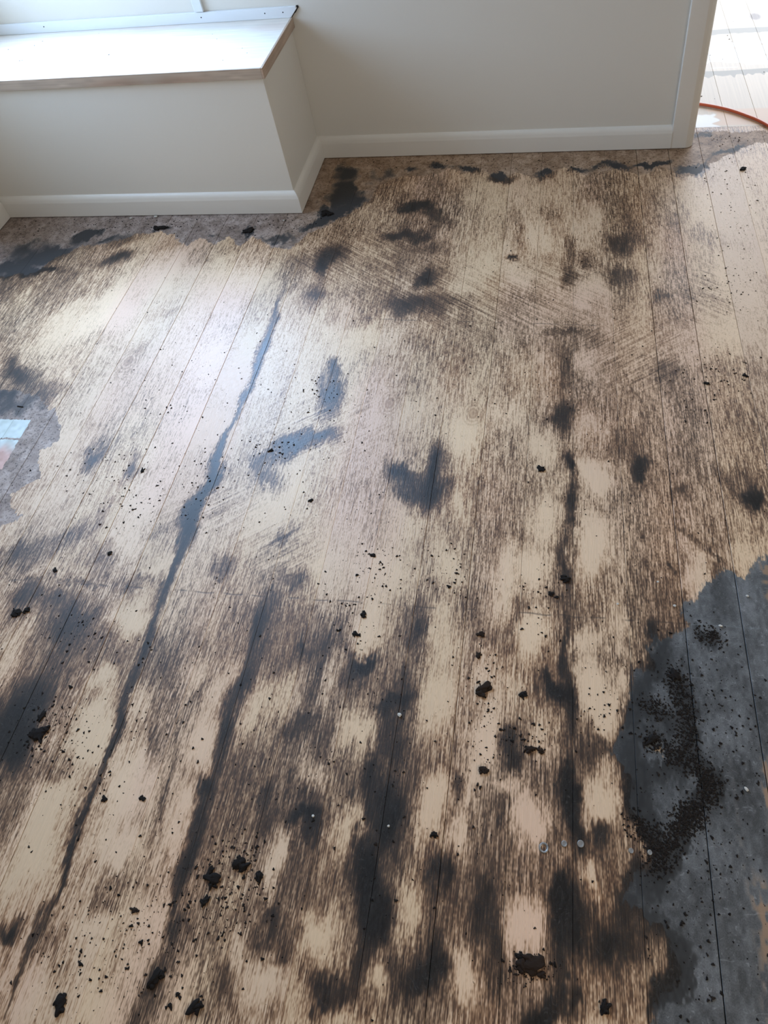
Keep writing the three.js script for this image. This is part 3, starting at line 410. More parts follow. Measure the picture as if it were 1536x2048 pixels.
const orange = new THREE.MeshPhysicalMaterial({ color: new THREE.Color(0.6, 0.12, 0.045), roughness: 0.4, name: 'orange_cable_sheath' });
const plastic = new THREE.MeshPhysicalMaterial({ color: new THREE.Color(0.7, 0.71, 0.7), roughness: 0.35, name: 'white_plastic' });
const glass = new THREE.MeshPhysicalMaterial({ color: 0xffffff, transmission: 1, thickness: 0, roughness: 0, name: 'window_glass' });

// ------------------------------------------------------------------ floor: every board a mesh of its own
function plank(xa, xb, runs, drop, shiftUv) {              // runs: [z from, z to, tile, material slot]
  const c = 0.0005, t = 0.02, prof = [[xa, -t], [xa, -c], [xa + c, 0], [xb - c, 0], [xb, -c], [xb, -t]];
  const pos = [], uv = [], idx = [], geo = new THREE.BufferGeometry();
  for (const [za, zb, tile, slot] of runs) {
    const from = idx.length;
    for (let i = 0; i < prof.length - 1; i++) {
      const b = pos.length / 3;
      for (const [p, z] of [[prof[i], za], [prof[i + 1], za], [prof[i + 1], zb], [prof[i], zb]]) { pos.push(p[0], p[1] - drop, z); uv.push((p[0] - tile[0]) / (tile[1] - tile[0]), (z - tile[2]) / (tile[3] - tile[2])); }
      idx.push(b, b + 2, b + 1, b, b + 3, b + 2);          // z grows towards the camera, so the top faces up
    }
    geo.addGroup(from, idx.length - from, slot);
  }
  for (const [z, tile, slot, flip] of [[runs[0][0], runs[0][2], runs[0][3], 1], [runs[runs.length - 1][1], runs[runs.length - 1][2], runs[runs.length - 1][3], 0]]) {
    const b = pos.length / 3, from = idx.length;
    for (const [x, y] of [[xa, -t], [xb, -t], [xb, -c], [xa, -c]]) { pos.push(x, y - drop, z); uv.push((x - tile[0]) / (tile[1] - tile[0]), (z - tile[2]) / (tile[3] - tile[2])); }
    if (flip) idx.push(b, b + 2, b + 1, b, b + 3, b + 2); else idx.push(b, b + 1, b + 2, b, b + 2, b + 3);
    geo.addGroup(from, 6, slot);
  }
  geo.setAttribute('position', new THREE.Float32BufferAttribute(pos, 3)); geo.setAttribute('uv', new THREE.Float32BufferAttribute(uv, 2)); geo.setIndex(idx);
  const g = geo.toNonIndexed(); g.computeVertexNormals(); g.groups = geo.groups; return g;
}
const floor = group('floor', 'scraped timber floor boards with black tar stains and scattered crumbs', 'floor', 'structure');
const XL = -2.103, XR = 1.75, ZB = -2.57, ZF = 4.2;
for (let k = Math.floor((XL - X0) / BOARD); X0 + k * BOARD < XR; k++) {
  const open = (s) => s === 2 || s === 3 ? 0.0008 : [-13, -12, -11, -10, -9, -2, 2, 3, 4].includes(s) ? 0.0005 : [-8, -3, -1, 0, 1].includes(s) ? 0.0003 : 0.0001, gapL = open(k), gapR = open(k + 1);
  const xa = Math.max(X0 + k * BOARD + gapL, XL), xb = Math.min(X0 + (k + 1) * BOARD - gapR, XR);
  if (xb - xa < 0.004) continue;
  const back = xb > 0.42 && xa < 1.4 ? -2.70 : ZB - 0.01;
  const tile = k < -5 ? NEARL : NEAR;
  obj('plank', plank(xa, xb, [[back, -1.30, FAR, 1], [-1.30, 0.10, tile, 0], [0.10, ZF, tile, 0]], 0.0002 + 0.0004 * TAB[(k + 200) * 11]), [k < -5 ? matNearL : matNear, matFar], floor);
}
obj('subfloor', box(XL, XR, -0.06, -0.021, -2.7, ZF), dark, floor);
const floor2 = group('floor_beyond', 'pale sanded boards of the bright room beyond the doorway', 'floor', 'structure');
for (let k = -8; k < 24; k++) obj('plank', plank(X0 + k * BOARD + 0.0003, X0 + (k + 1) * BOARD - 0.0003, [[-4.75, -2.7004, NEXT, 0]], 0.0006 * TAB[(k + 90) * 13]), [matNext], floor2);
obj('subfloor', box(-0.85, 2.78, -0.06, -0.021, -4.78, -2.701), dark, floor2);

// ------------------------------------------------------------------ room shell
const CEIL = 2.6;
function wallUv(g, s = 2) { const p = g.attributes.position, n = g.attributes.normal, u = g.attributes.uv; for (let i = 0; i < p.count; i++) { if (Math.abs(n.getZ(i)) > 0.5) u.setXY(i, p.getX(i) * s, p.getY(i) * s); else if (Math.abs(n.getX(i)) > 0.5) u.setXY(i, p.getZ(i) * s, p.getY(i) * s); else u.setXY(i, p.getX(i) * s, p.getZ(i) * s); } return g; }
const walls = (...b) => mergeGeometries(b.map((a) => wallUv(box(...a))));
// back wall with the doorway (x 0.47 to 1.33)
struct('wall_back', walls([-2.39, -2.06, -0.06, CEIL, -2.69, ZB], [-1.18, 0.47, -0.06, CEIL, -2.69, ZB], [-2.06, -1.18, -0.06, 0.86, -2.69, ZB], [-2.06, -1.18, 2.14, CEIL, -2.69, ZB], [0.47, 1.33, 2.06, CEIL, -2.69, ZB], [1.33, 2.8, -0.06, CEIL, -2.69, ZB]), wallPaint, 'off-white plaster wall behind the bench, with a doorway');
// left wall with its window
const WZ0 = -2.40, WZ1 = -1.30, WY0 = 0.74, WY1 = 1.9, WT = 0.27;
struct('wall_left', walls([XL - WT, XL, -0.06, WY0, ZB, ZF], [XL - WT, XL, WY1, CEIL, ZB, ZF], [XL - WT, XL, WY0, WY1, ZB, WZ0], [XL - WT, XL, WY0, WY1, WZ1, ZF]), wallPaint, 'off-white plaster wall at the left end of the bench');
struct('wall_right', walls([XR, XR + 0.14, -0.06, CEIL, ZB, -0.25], [XR, XR + 0.14, -0.06, CEIL, 1.25, ZF], [XR, XR + 0.14, -0.06, 0.9, -0.25, 1.25], [XR, XR + 0.14, 2.2, CEIL, -0.25, 1.25]), wallPaint, 'off-white plaster wall on the right, with an added window');
struct('wall_front', walls([XL, XR, -0.06, CEIL, ZF, ZF + 0.14]), wallPaint, 'off-white plaster wall behind the camera');
struct('ceiling', box(-2.45, 2.95, CEIL, CEIL + 0.1, -4.9, ZF + 0.15), ceilingPaint, 'unseen ceiling over both rooms, coloured dark to dim its reflection');
// the room beyond
struct('wall_beyond_back', walls([-0.95, 0.3, -0.06, CEIL, -4.9, -4.76], [2.0, 2.9, -0.06, CEIL, -4.9, -4.76], [0.3, 2.0, 2.1, CEIL, -4.9, -4.76], [0.3, 2.0, -0.06, 0.1, -4.9, -4.76]), wallPaint, 'far wall of the bright room with a glass door');
struct('wall_beyond_left', walls([-1.0, -0.86, -0.06, CEIL, -4.9, -2.69]), wallPaint, 'left wall of the bright room beyond');
struct('wall_beyond_right', walls([2.79, 2.93, -0.06, CEIL, -4.9, -2.69]), wallPaint, 'right wall of the bright room beyond');

function windowUnit(name, label, axis, at, a0, a1, y0, y1, bars) {     // a frame with a glass pane in an opening; axis 'x' faces x, 'z' faces z
  const g = group(name, label, 'window', 'structure'), f = 0.045, d = 0.03;
  const b = (p0, p1, q0, q1) => axis === 'x' ? rbox(at - d, at + d, q0, q1, p0, p1, 0.004) : rbox(p0, p1, q0, q1, at - d, at + d, 0.004);
  obj('sill_rail', b(a0, a1, y0, y0 + f), trimPaint, g); obj('head_rail', b(a0, a1, y1 - f, y1), trimPaint, g);
  obj('stile', b(a0, a0 + f, y0 + f, y1 - f), trimPaint, g); obj('stile', b(a1 - f, a1, y0 + f, y1 - f), trimPaint, g);
  for (let i = 1; i <= bars; i++) { const m = a0 + (a1 - a0) * i / (bars + 1); obj('mullion', b(m - 0.016, m + 0.016, y0 + f, y1 - f), trimPaint, g); }
  const e = f - 0.004;
  obj('pane', axis === 'x' ? new THREE.PlaneGeometry(a1 - a0 - 2 * e, y1 - y0 - 2 * e).rotateY(Math.PI / 2).translate(at + (at > 0 ? 0.02 : -0.02), (y0 + y1) / 2, (a0 + a1) / 2) : new THREE.PlaneGeometry(a1 - a0 - 2 * e, y1 - y0 - 2 * e).translate((a0 + a1) / 2, (y0 + y1) / 2, at - 0.02), glass, g);
  return g;
}
windowUnit('window_1', 'timber window in the left wall beside the bench', 'x', XL - 0.235, WZ0, WZ1, WY0, WY1, 0);
windowUnit('window_3', 'timber window in the back wall above the bench', 'z', ZB - 0.07, -2.06, -1.18, 0.86, 2.14, 0);
windowUnit('window_4', 'unseen window added in the right wall for warm fill light', 'x', XR + 0.1, -0.25, 1.25, 0.9, 2.2, 0);
windowUnit('window_2', 'glass door in the room beyond', 'z', -4.84, 0.3, 2.0, 0.1, 2.1, 0);

struct('trim_5', rbox(XL, XL + 0.05, WY0 - 0.03, WY0 - 0.001, WZ0 - 0.05, WZ1 + 0.05, 0.006), trimPaint, 'off-white sill board added under the left window to shade the bench corner');  // unseen board put in to deepen the shade at the bench corner
// skirting: a profile swept along a path in plan, mitred at the corners, one mesh for each run
const SKIRT = [[0, 0], [0.016, 0], [0.016, 0.056], [0.0155, 0.061], [0.0138, 0.068], [0.0112, 0.0745], [0.0078, 0.0795], [0.004, 0.083], [0, 0.0845]];
function sweep(path, profile, side) {                      // path [[x, z]...], side +1: thickness to the left of travel
  const out = [], n = path.length, nrm = [];
  for (let i = 0; i < n - 1; i++) { const dx = path[i + 1][0] - path[i][0], dz = path[i + 1][1] - path[i][1], l = Math.hypot(dx, dz); nrm.push([side * dz / l, -side * dx / l]); }
  const corner = (i, o) => { const a = nrm[Math.max(0, i - 1)], b = nrm[Math.min(n - 2, i)]; const k = 1 + a[0] * b[0] + a[1] * b[1]; return [path[i][0] + o * (a[0] + b[0]) / k, path[i][1] + o * (a[1] + b[1]) / k]; };
  for (let i = 0; i < n - 1; i++) {
    const pos = [], idx = [], m = profile.length;
    for (const [o, y] of profile) { const a = corner(i, o), b = corner(i + 1, o); pos.push(a[0], y, a[1], b[0], y, b[1]); }
    for (let j = 0; j < m; j++) { const k = (j + 1) % m, a = 2 * j, b = 2 * j + 1, c = 2 * k, d = 2 * k + 1; idx.push(a, b, c, b, d, c); }
    for (let j = 1; j < m - 1; j++) { idx.push(0, 2 * j, 2 * j + 2); idx.push(1, 2 * j + 3, 2 * j + 1); }
    const g = new THREE.BufferGeometry(); g.setAttribute('position', new THREE.Float32BufferAttribute(pos, 3)); g.setIndex(idx);
    g.setAttribute('uv', new THREE.Float32BufferAttribute(new Float32Array(pos.length / 3 * 2), 2));
    out.push(toCreasedNormals(g, 0.6));
  }
  return out;
}
const BX = -0.920, BZ = -2.200;                            // faces of the bench box
const lift = (g, y) => g.translate(0, y, 0);
const skirtRuns = sweep([[XL, BZ], [BX, BZ], [BX, ZB], [0.406, ZB]], SKIRT, -1);
const bbLeft = sweep([[XL, ZF], [XL, BZ + 0.0165]], SKIRT, -1);
struct('baseboard_back', lift(skirtRuns[2], 0.0025), trimPaint, 'rounded off-white skirting along the wall right of the bench');
struct('baseboard_left', lift(bbLeft[0], 0.0025), trimPaint, 'rounded off-white skirting along the left wall');

// doorway casing with a rounded edge
const casing = new THREE.Shape();                          // drawn in x and -z
casing.moveTo(0.4045, -ZB); casing.lineTo(0.4045, -ZB - 0.0125); casing.lineTo(0.4065, -ZB - 0.0145); casing.lineTo(0.455, -ZB - 0.0145);
casing.absarc(0.455, -ZB + 0.0175, 0.032, -Math.PI / 2, 0, false); casing.lineTo(0.487, 2.70); casing.lineTo(0.4715, 2.70); casing.lineTo(0.4715, -ZB); casing.closePath();
const casingGeo = new THREE.ExtrudeGeometry(casing, { depth: 2.06, bevelEnabled: false, curveSegments: 10 }).rotateX(-Math.PI / 2);
struct('trim_1', toCreasedNormals(casingGeo, 0.5).translate(0, 0.002, 0), trimPaint, 'rounded off-white casing on the left side of the doorway');
struct('trim_2', mergeGeometries([rbox(0.4045, 1.40, 2.045, 2.12, ZB, ZB + 0.0145, 0.003), rbox(0.487, 1.315, 2.045, 2.06, -2.70, ZB, 0.003)]), trimPaint, 'off-white casing across the top of the doorway');
struct('trim_3', mergeGeometries([rbox(1.315, 1.40, 0.002, 2.045, ZB, ZB + 0.0145, 0.003), rbox(1.315, 1.33, 0.002, 2.045, -2.70, ZB, 0.003)]), trimPaint, 'off-white casing on the right side of the doorway');

// ------------------------------------------------------------------ built-in bench
const bench = group('bench', 'built-in box bench with pale timber top and off-white painted sides', 'bench');
const BT = 0.531, LIP = 0.034;
obj('front_panel', wallUv(rbox(XL + 0.001, BX, 0.001, BT - LIP, BZ - 0.018, BZ, 0.0015)), wallPaint, bench);
obj('side_panel', wallUv(rbox(BX - 0.018, BX, 0.001, BT - LIP, ZB + 0.001, BZ - 0.0181, 0.001)), wallPaint, bench);
{ const g = rbox(XL + 0.001, -0.9135, BT - LIP, BT, ZB + 0.001, -2.1915, 0.001), p = g.attributes.position, u = g.attributes.uv;
  for (let i = 0; i < p.count; i++) u.setXY(i, (p.getX(i) + 2.1) / 1.3, (p.getZ(i) + 2.6) / 0.4);
  obj('seat_board', g, benchWood, bench); }
function lipping(g, axis) { const p = g.attributes.position, u = g.attributes.uv; for (let i = 0; i < p.count; i++) u.setXY(i, ((axis ? p.getZ(i) : p.getX(i)) + 2.6) / 1.3, (p.getY(i) - BT + LIP) / 0.04); return g; }
tag(obj('front_lipping', lipping(rbox(XL + 0.001, -0.9135, BT - LIP, BT + 0.0002, -2.1915, -2.185, 0.0012), 0), edgeWood, bench), 'pinkish timber edge strip');
tag(obj('end_lipping', lipping(rbox(-0.9135, -0.907, BT - LIP, BT + 0.0002, ZB + 0.001, -2.185, 0.0012), 1), edgeWood, bench), 'pinkish timber edge strip');
delete bench.children[3].userData.category; delete bench.children[4].userData.category;
obj('skirting', lift(skirtRuns[0], 0.0025), trimPaint, bench); obj('skirting', lift(skirtRuns[1], 0.0025), trimPaint, bench);

// strip along the wall above the bench, cut slanting at its right end
const st = new THREE.Shape([[-2.102, 0.5325], [-0.912, 0.5325], [-0.886, 0.560], [-0.888, 0.566], [-2.102, 0.566]].map((p) => new THREE.Vector2(...p)));
const strip = group('trim_4', 'white painted strip on the wall along the back of the bench top', 'trim', 'structure');
obj('strip_board', new THREE.ExtrudeGeometry(st, { depth: 0.008, bevelEnabled: true, bevelSize: 0.001, bevelThickness: 0.001, bevelSegments: 2 }).translate(0, 0, ZB + 0.0005), stripPaint, strip);
const gp = new THREE.Shape([[-0.911, 0.5318], [-0.9075, 0.5318], [-0.899, 0.541], [-0.893, 0.545], [-0.878, 0.562], [-0.880, 0.568], [-0.888, 0.567], [-0.885, 0.560]].map((p) => new THREE.Vector2(...p)));
obj('gap_shade', new THREE.ExtrudeGeometry(gp, { depth: 0.0012, bevelEnabled: false }).translate(0, 0, ZB + 0.0002), dark, strip).userData.label = 'thin dark sheet painted as the shade of a gap at the broken end of the strip';  // dark sheet stands for the shade inside a hole
for (const x of [-1.84, -1.233, -1.0, -0.935]) obj('nail_hole', new THREE.CylinderGeometry(0.0022, 0.0022, 0.001, 10).rotateX(Math.PI / 2).translate(x, 0.545 + 0.008 * rnd(), ZB + 0.0096), dark, strip);

const duct = group('cable_cover', 'white vertical cable cover on the wall above the bench', 'cable cover');
duct.position.set(-1.2335, 0.5695, ZB);
obj('cover', rbox(-0.0165, 0.0165, 0, 0.285, 0.003, 0.014, 0.002), plastic, duct);
obj('backing', rbox(-0.0145, 0.0145, 0.002, 0.285, 0.0002, 0.003, 0.0005), plastic, duct);

// ------------------------------------------------------------------ extension cord
const cordPts = [[0.433,-2.894],[0.489,-2.886],[0.543,-2.866],[0.596,-2.842],[0.647,-2.811],[0.695,-2.769],[0.734,-2.729],[0.769,-2.676],[0.817,-2.558],[0.877,-2.362]].map(([x, z], i) => new THREE.Vector3(x, 0.0058, z));
tag(obj('extension_cord', new THREE.TubeGeometry(new THREE.CatmullRomCurve3(cordPts), 80, 0.0056, 10), orange), 'orange extension cord curving over the pale boards in the doorway', 'cord');

// ------------------------------------------------------------------ loose dirt
const crumbGeos = [];
function lump(detail, jag) {
  const g = new THREE.IcosahedronGeometry(1, detail), p = g.attributes.position, o = rnd() * 50, v = new THREE.Vector3();
  for (let i = 0; i < p.count; i++) { v.fromBufferAttribute(p, i); const a = Math.atan2(v.z, v.x), n = noise(Math.round(v.x * 40) * 0.043 + o + v.y, Math.round(v.z * 40) * 0.043 + o) - 0.5; const k = 1 + jag * n * 2 + jag * 0.5 * Math.sin(a * 3 + o); p.setXYZ(i, v.x * k, v.y * (0.8 + 0.5 * n), v.z * k); }
  g.computeVertexNormals(); return g;
}
for (let i = 0; i < 6; i++) crumbGeos.push(lump(3, 0.5));
// x, z, radius, length ratio, turn, description
const CLUMPS = [
[-0.568,-0.168,0.0183,1.7,60,"jagged black crumb clump, longest of those left of the darkest tar patch"],
[-0.569,-0.135,0.0108,1.5,-10,"small flat black clump just below the longest jagged clump"],
[-0.525,-0.195,0.0156,1.2,10,"blocky black dirt lump above right of the jagged clump"],
[-0.485,-0.181,0.01,1.4,80,"narrow black lump between the jagged clump and the darkest tar patch"],
[-0.693,-0.106,0.0082,1.9,10,"single reddish brown flake alone on pale wood, lower left"],
[-0.619,-0.02,0.0163,1.6,-20,"oval black dirt lump on a board seam near the bottom edge"],
[-0.767,0.032,0.0172,1.5,-50,"hooked black dirt clump at the bottom left of the floor"],
[-0.574,-0.006,0.0059,1.2,0,"tiny round black crumb right of the oval dirt lump"],
[-0.541,0.006,0.0142,2.0,-15,"bow-shaped black clump on pale wood at the bottom edge"],
[-0.581,0.01,0.0059,1.6,70,"slim black crumb between the oval lump and the bow-shaped clump"],
[-0.757,-0.023,0.0062,1.5,80,"lone black crumb above the hooked clump at bottom left"],
[-0.663,-0.064,0.0053,1.2,20,"small black crumb above the oval dirt lump"],
[-1.026,-0.404,0.0122,2.0,-60,"upper black clump beside the dark tar smear at the left edge"],
[-1.014,-0.371,0.0229,1.3,-10,"larger black clump beside the dark tar smear at the left edge"],
[-1.204,-0.618,0.0137,1.4,0,"left one of the black crumb pair on the grey smear, left edge"],
[-1.183,-0.625,0.0099,1.2,30,"right one of the black crumb pair on the grey smear, left edge"],
[-0.992,-0.467,0.0068,1.3,70,"single black crumb on pale wood between the two left tar smears"],
[-0.824,-0.269,0.0081,1.4,60,"black crumb beside the long dark seam, lower left"],
[-0.747,-0.277,0.008,1.6,20,"black crumb pair-mate in the pale board right of the long dark seam"],
[-1.162,-0.731,0.0077,1.3,30,"small black crumb above the grey smear at the left edge"],
[-1.042,-0.786,0.0077,1.2,0,"small black crumb in the middle of the bluish glare"],
[-1.058,-1.031,0.0084,1.8,-60,"bent black crumb in the upper part of the bluish glare"],
[-0.725,-1.114,0.0082,1.4,0,"black crumb on the blue-grey smear right of the glare"],
[-0.579,-0.965,0.0076,1.4,-30,"black crumb on streaky wood left of the dark bat-shaped stain"],
[-0.396,-0.826,0.0082,1.3,20,"uppermost crumb of the speckled pale patch in the middle"],
[-0.423,-0.773,0.0058,1.2,0,"round crumb at the left of the speckled pale patch"],
[-0.39,-0.679,0.0089,1.2,10,"dark round crumb on the pale oval below the speckled patch"],
[-0.4,-0.635,0.0087,1.3,30,"dark crumb at the lower end of the pale oval, middle"],
[-0.211,-0.76,0.0067,1.2,80,"crumb in the pale patch right of the middle seam"],
[-0.116,-0.544,0.018,1.6,-35,"angular dark brown clump on the pink stained board"],
[-0.133,-0.657,0.0095,1.3,0,"upper brown crumb on the pink stained board"],
[-0.133,-0.611,0.0093,1.6,-10,"middle brown crumb on the pink stained board"],
[-0.106,-0.394,0.0103,1.2,20,"brown crumb lump on the pink board below the angular clump"],
[-0.184,-0.279,0.0072,1.3,70,"dark knobbly crumb beside the middle seam, lower half"],
[0.044,-0.796,0.0129,1.4,25,"shiny black lump on the grey vertical strip"],
[0.013,-0.76,0.0075,1.2,30,"first of two crumbs below the shiny black lump"],
[0.024,-0.753,0.0064,1.3,10,"second of two crumbs below the shiny black lump"],
[-0.019,-1.091,0.0122,1.3,-10,"dark chip between the two brightest pale ovals, right half"],
[-0.039,-0.539,0.0098,1.3,10,"crumb left of the round tar blot on the vertical strip"],
[-0.021,-0.438,0.0112,1.5,-20,"left crumb clump on the brown board below the round tar blot"],
[-0.002,-0.438,0.0084,1.3,60,"right crumb clump on the brown board below the round tar blot"],
[-0.005,-0.111,0.0238,1.7,12,"broad dark brown dirt heap near the bottom right of the wood"],
[-0.025,-0.124,0.0088,1.6,40,"smaller dirt crumb at the upper left of the broad heap"],
[0.106,-0.077,0.0114,1.3,-60,"black crumb lump at the bottom edge beside the slate patch"],
[0.639,-2.41,0.0147,1.2,-60,"black lump on the blue-white boards near the doorway"],
[0.503,-1.422,0.0088,1.5,80,"black lump at the right edge, level with the glare"],
[0.404,-1.39,0.0088,1.2,20,"black crumb beside the right-hand seam"],
[0.255,-0.605,0.0144,1.4,50,"dark crumbly lump at the top of the slate tar patch"],
[0.202,-0.477,0.0137,2.0,-10,"ragged crumb lump above the tan spot in the slate patch"],
[-1.426,-2.106,0.0279,2.4,-10,"black crumb streak before the bench, left one"],
[-1.08,-2.085,0.0228,2.0,5,"black crumb streak before the bench, right one"],
[-0.813,-2.182,0.0244,1.4,10,"black crumb lump on the floor at the bench corner"]];
CLUMPS.forEach(([x, z, r, e, turn, label], i) => {
  const base = new THREE.Group(); base.name = numbered('dirt_clump'); scene.add(base);
  base.position.set(x, -0.0006, z); base.rotation.y = -turn * Math.PI / 180;
  tag(base, label, 'dirt', 'clumps of scraped tar on the boards');
  const mat = /brown/.test(label) ? brownCrumb : tarCrumb, big = r > 0.007;
  const s = 0.68 * r / Math.sqrt(e), main = obj('lump', crumbGeos[i % 6], mat, base); main.scale.set(s * e * 0.9, Math.min(s * 0.55, 0.005), s * 0.8); main.position.y = main.scale.y * 0.55; main.rotation.y = rnd();
  if (big) for (let k = 0; k < 4; k++) { const q = obj('fragment', crumbGeos[(i + k + 1) % 6], mat, base), f = s * (0.3 + 0.3 * rnd()), a = rnd() * 6.28; q.scale.set(f * (0.8 + rnd()), Math.min(f * 0.8, 0.005), f); q.position.set(Math.cos(a) * s * e * 0.85, q.scale.y * 0.55, Math.sin(a) * s * 0.8); q.rotation.y = rnd() * 6; }
});
const CHIPS = [
[-1.572,-2.168,0.0103,1.3,0,"white plaster crumb against the bench skirting"],
[-1.474,-2.176,0.0102,1.6,10,"second white plaster crumb against the bench skirting"],
[-0.963,-2.142,0.0076,1.3,0,"tiny white chip near the bench corner"],
[-0.278,-0.477,0.008,1.2,30,"pale tan wood chip on the tar stain"],
[-0.41,-0.284,0.0056,1.1,0,"white pellet on the dark blot left of the black tar column"],
[-0.268,-0.283,0.0046,1.1,0,"white pellet on the black tar column"],
[0.238,-0.805,0.0052,1.1,0,"white chip on the brown board left of the grey triangle"],
[0.268,-0.752,0.0061,1.2,20,"cream chip just left of the slate patch top"],
[0.417,-0.786,0.006,1.2,0,"white chip on the dark tar at the right edge"],
[0.152,-0.747,0.0052,1.1,0,"pale round chip on the cross joint"],
[0.355,-0.715,0.0059,1.6,0,"small white scrap on the slate tar below the cross strip"],
[0.361,-0.41,0.006,1.6,50,"cream scrap on the slate tar patch, right side"]];
const chipGeo = [lump(1, 0.2), lump(1, 0.25)];
CHIPS.forEach(([x, z, r, e, turn, label], i) => {
  const m = obj('debris_chip', chipGeo[i % 2], whiteChip); m.position.set(x, r * 0.25, z); m.scale.set(r * e * 0.45, r * 0.32, r * 0.42); m.rotation.y = -turn * Math.PI / 180;
  tag(m, label, 'chip', 'pale chips lying on the floor');
});
// nails left in the boards
const NAILS = [
[0.009,-0.28,0.0086],[0.044,-0.29,0.0052],[0.072,-0.293,0.006],[0.157,-0.292,0.0042],[0.188,-0.293,0.0042]];
NAILS.forEach(([x, z, r], i) => {
  const pts = [[0, -0.004], [r, -0.004], [r, 0.0006], [r * 0.86, 0.0012], [r * 0.62, 0.0009], [r * 0.55, i ? 0.0006 : -0.0015], [0, i ? 0.0006 : -0.0015]].map((p) => new THREE.Vector2(...p));
  obj('nail', new THREE.LatheGeometry(pts, 14).translate(x, 0, z), steel, floor);
});
// splinter at the left edge
tag(obj('splinter', rbox(-0.0105, 0.0105, 0, 0.0022, -0.0012, 0.0012, 0.0006).rotateY(-0.1).translate(-1.53, -0.0003, -1.236), tarCrumb), 'thin black splinter lying above the pale square patch', 'splinter');

// the fine crumbs that nobody could count
const CLUSTERS = [
[-0.39,-0.788,0.081,0.014,-0.006,0.075,90],[-0.213,-0.801,0.045,0.007,-0.003,0.062,50],[-0.417,-0.665,0.044,0.014,-0.004,0.068,40],
[-0.535,-0.139,0.071,0.021,-0.008,0.063,130],[-0.665,-0.11,0.108,0.034,-0.013,0.083,110],[-0.725,-0.032,0.14,0.032,-0.017,0.071,110],
[-0.945,-0.345,0.117,0.054,-0.012,0.109,90],[-0.112,-0.522,0.039,0.011,-0.004,0.136,90],[-1.178,-0.994,0.169,0.072,-0.009,0.156,80],
[-1.021,-0.925,0.081,0.03,-0.005,0.073,60],[-0.877,-0.979,0.08,0.032,-0.005,0.091,80],[-1.059,-1.279,0.182,0.099,-0.007,0.263,90],
[0.486,-1.789,0.085,-0.014,-0.0,0.114,90],[0.443,-1.44,0.089,-0.009,-0.003,0.074,80],[0.382,-1.349,0.075,-0.011,-0.003,0.105,50],
[0.571,-2.224,0.11,-0.034,0.003,0.259,110],[-0.031,-0.455,0.056,0.002,-0.006,0.036,60],[-0.008,-0.108,0.047,0.001,-0.006,0.019,80],
[-0.522,-0.186,0.055,0.016,-0.006,0.052,110],[-1.478,-2.125,0.605,0.018,0.012,0.044,220],[-0.975,-2.131,0.114,0.012,0.002,0.042,60],
[-0.209,-2.474,0.614,0.003,0.028,0.041,160],[0.553,-2.625,0.157,-0.006,0.009,0.049,90],[-0.64,-1.332,0.073,0.017,-0.002,0.075,50],
[-0.704,-1.133,0.082,0.013,-0.004,0.05,50],[0.294,-0.514,0.1,-0.016,-0.01,0.147,260],[0.28,-0.235,0.087,-0.016,-0.01,0.14,120],
[-1.047,-0.602,0.072,0.033,-0.006,0.069,50],[-1.006,-0.378,0.065,0.029,-0.006,0.056,90],[-0.011,-0.744,0.042,0.003,-0.003,0.093,30],
[-0.618,-1.12,0.27,0.079,-0.013,0.326,90],[0.11,-0.524,0.057,-0.001,-0.005,0.057,40],[-0.306,-0.409,0.252,0.047,-0.025,0.268,160],
[-0.819,-0.358,0.24,0.116,-0.024,0.271,160],[-0.146,-1.502,0.426,0.033,-0.01,0.503,120]];
const RIDGES = [
[[0.197,-0.479],[0.235,-0.463],[0.279,-0.442],[0.304,-0.418],[0.298,-0.394]],
[[0.304,-0.418],[0.281,-0.375],[0.245,-0.352],[0.228,-0.316],[0.206,-0.287],[0.19,-0.266]],
[[0.166,-0.34],[0.19,-0.319],[0.205,-0.298]],
[[0.252,-0.61],[0.267,-0.562],[0.268,-0.511],[0.269,-0.467]],
[[0.313,-0.701],[0.35,-0.685]],
[[0.196,-0.546],[0.232,-0.535]],
[[0.262,-0.374],[0.268,-0.351],[0.233,-0.332]]];
const fine = lump(1, 0.4), spots = [];
const gauss = () => (rnd() + rnd() + rnd() - 1.5) * 1.15;
for (const [x, z, a, b, c, d, n] of CLUSTERS) for (let k = 0; k < n * 1.5; k++) { const u = gauss(), v = gauss(); spots.push([x + a * u + b * v, z + c * u + d * v, 0.0005 + 0.0018 * Math.pow(rnd(), 3.2)]); }
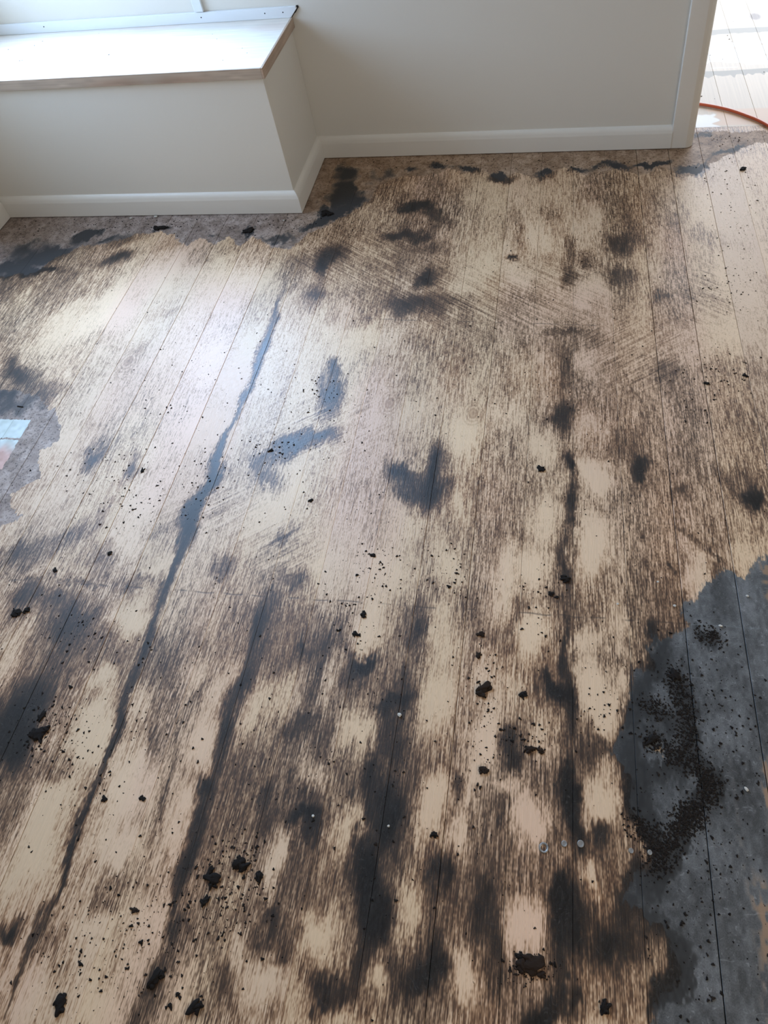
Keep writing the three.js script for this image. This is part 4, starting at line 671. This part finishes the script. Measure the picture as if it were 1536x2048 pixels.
for (let k = 0; k < 2600; k++) spots.push([-1.6 + 2.2 * rnd(), -2.4 + 2.5 * rnd(), 0.0004 + 0.0012 * Math.pow(rnd(), 3)]);
for (let k = 0; k < 24; k++) spots.push([0.5 + 0.6 * rnd(), -3.7 + 1.0 * rnd(), 0.001 + 0.0015 * rnd()]);
function stuff(name, label, list, mat) {
  const im = new THREE.InstancedMesh(fine, mat, list.length), m = new THREE.Matrix4(), q = new THREE.Quaternion(), up = new THREE.Vector3(0, 1, 0), c = new THREE.Color();
  list.forEach(([x, z, r, y = 0], i) => { const e = 0.8 + 0.9 * rnd(); m.compose(new THREE.Vector3(x, y + r * 0.3 - 0.0004, z), q.setFromAxisAngle(up, rnd() * 6.28), new THREE.Vector3(r * e, r * 0.6, r)); im.setMatrixAt(i, m); const t = 0.6 + 1.1 * rnd(); im.setColorAt(i, c.setRGB(t, t * 0.95, t * 0.9)); });
  im.name = name; im.userData = { kind: 'stuff', label, category: 'crumbs' }; im.castShadow = im.receiveShadow = true; scene.add(im);
}
const clear = (s) => s[1] < -2.2 ? (s[0] > -0.89 && s[1] > -2.545) || (s[0] > 0.55) || (s[0] < -0.89 && s[1] > -2.17) : s[1] > -2.17 && s[0] > -2.07 || s[0] > -0.88;
stuff('scattered_crumbs', 'fine black crumbs of scraped tar sprinkled over the boards', [...spots.filter(clear), ...Array.from({ length: 16 }, () => [-1.95 + 1.0 * rnd(), -2.53 + 0.32 * rnd(), 0.0008 + 0.001 * rnd(), BT + 0.0004])], tarCrumb);
const ridge = [];
for (const line of RIDGES) for (let i = 0; i < line.length - 1; i++) { const [a, b] = [line[i], line[i + 1]], L = Math.hypot(b[0] - a[0], b[1] - a[1]); for (let k = 0; k < L * 5600; k++) { const t = rnd(); ridge.push([a[0] + (b[0] - a[0]) * t + gauss() * 0.02, a[1] + (b[1] - a[1]) * t + gauss() * 0.02, 0.0005 + 0.0014 * Math.pow(rnd(), 2)]); } }
stuff('tar_scrapings', 'curved ridges of black tar scrapings on the slate-coloured patch', ridge, tarCrumb);

renderer.render(scene, camera);
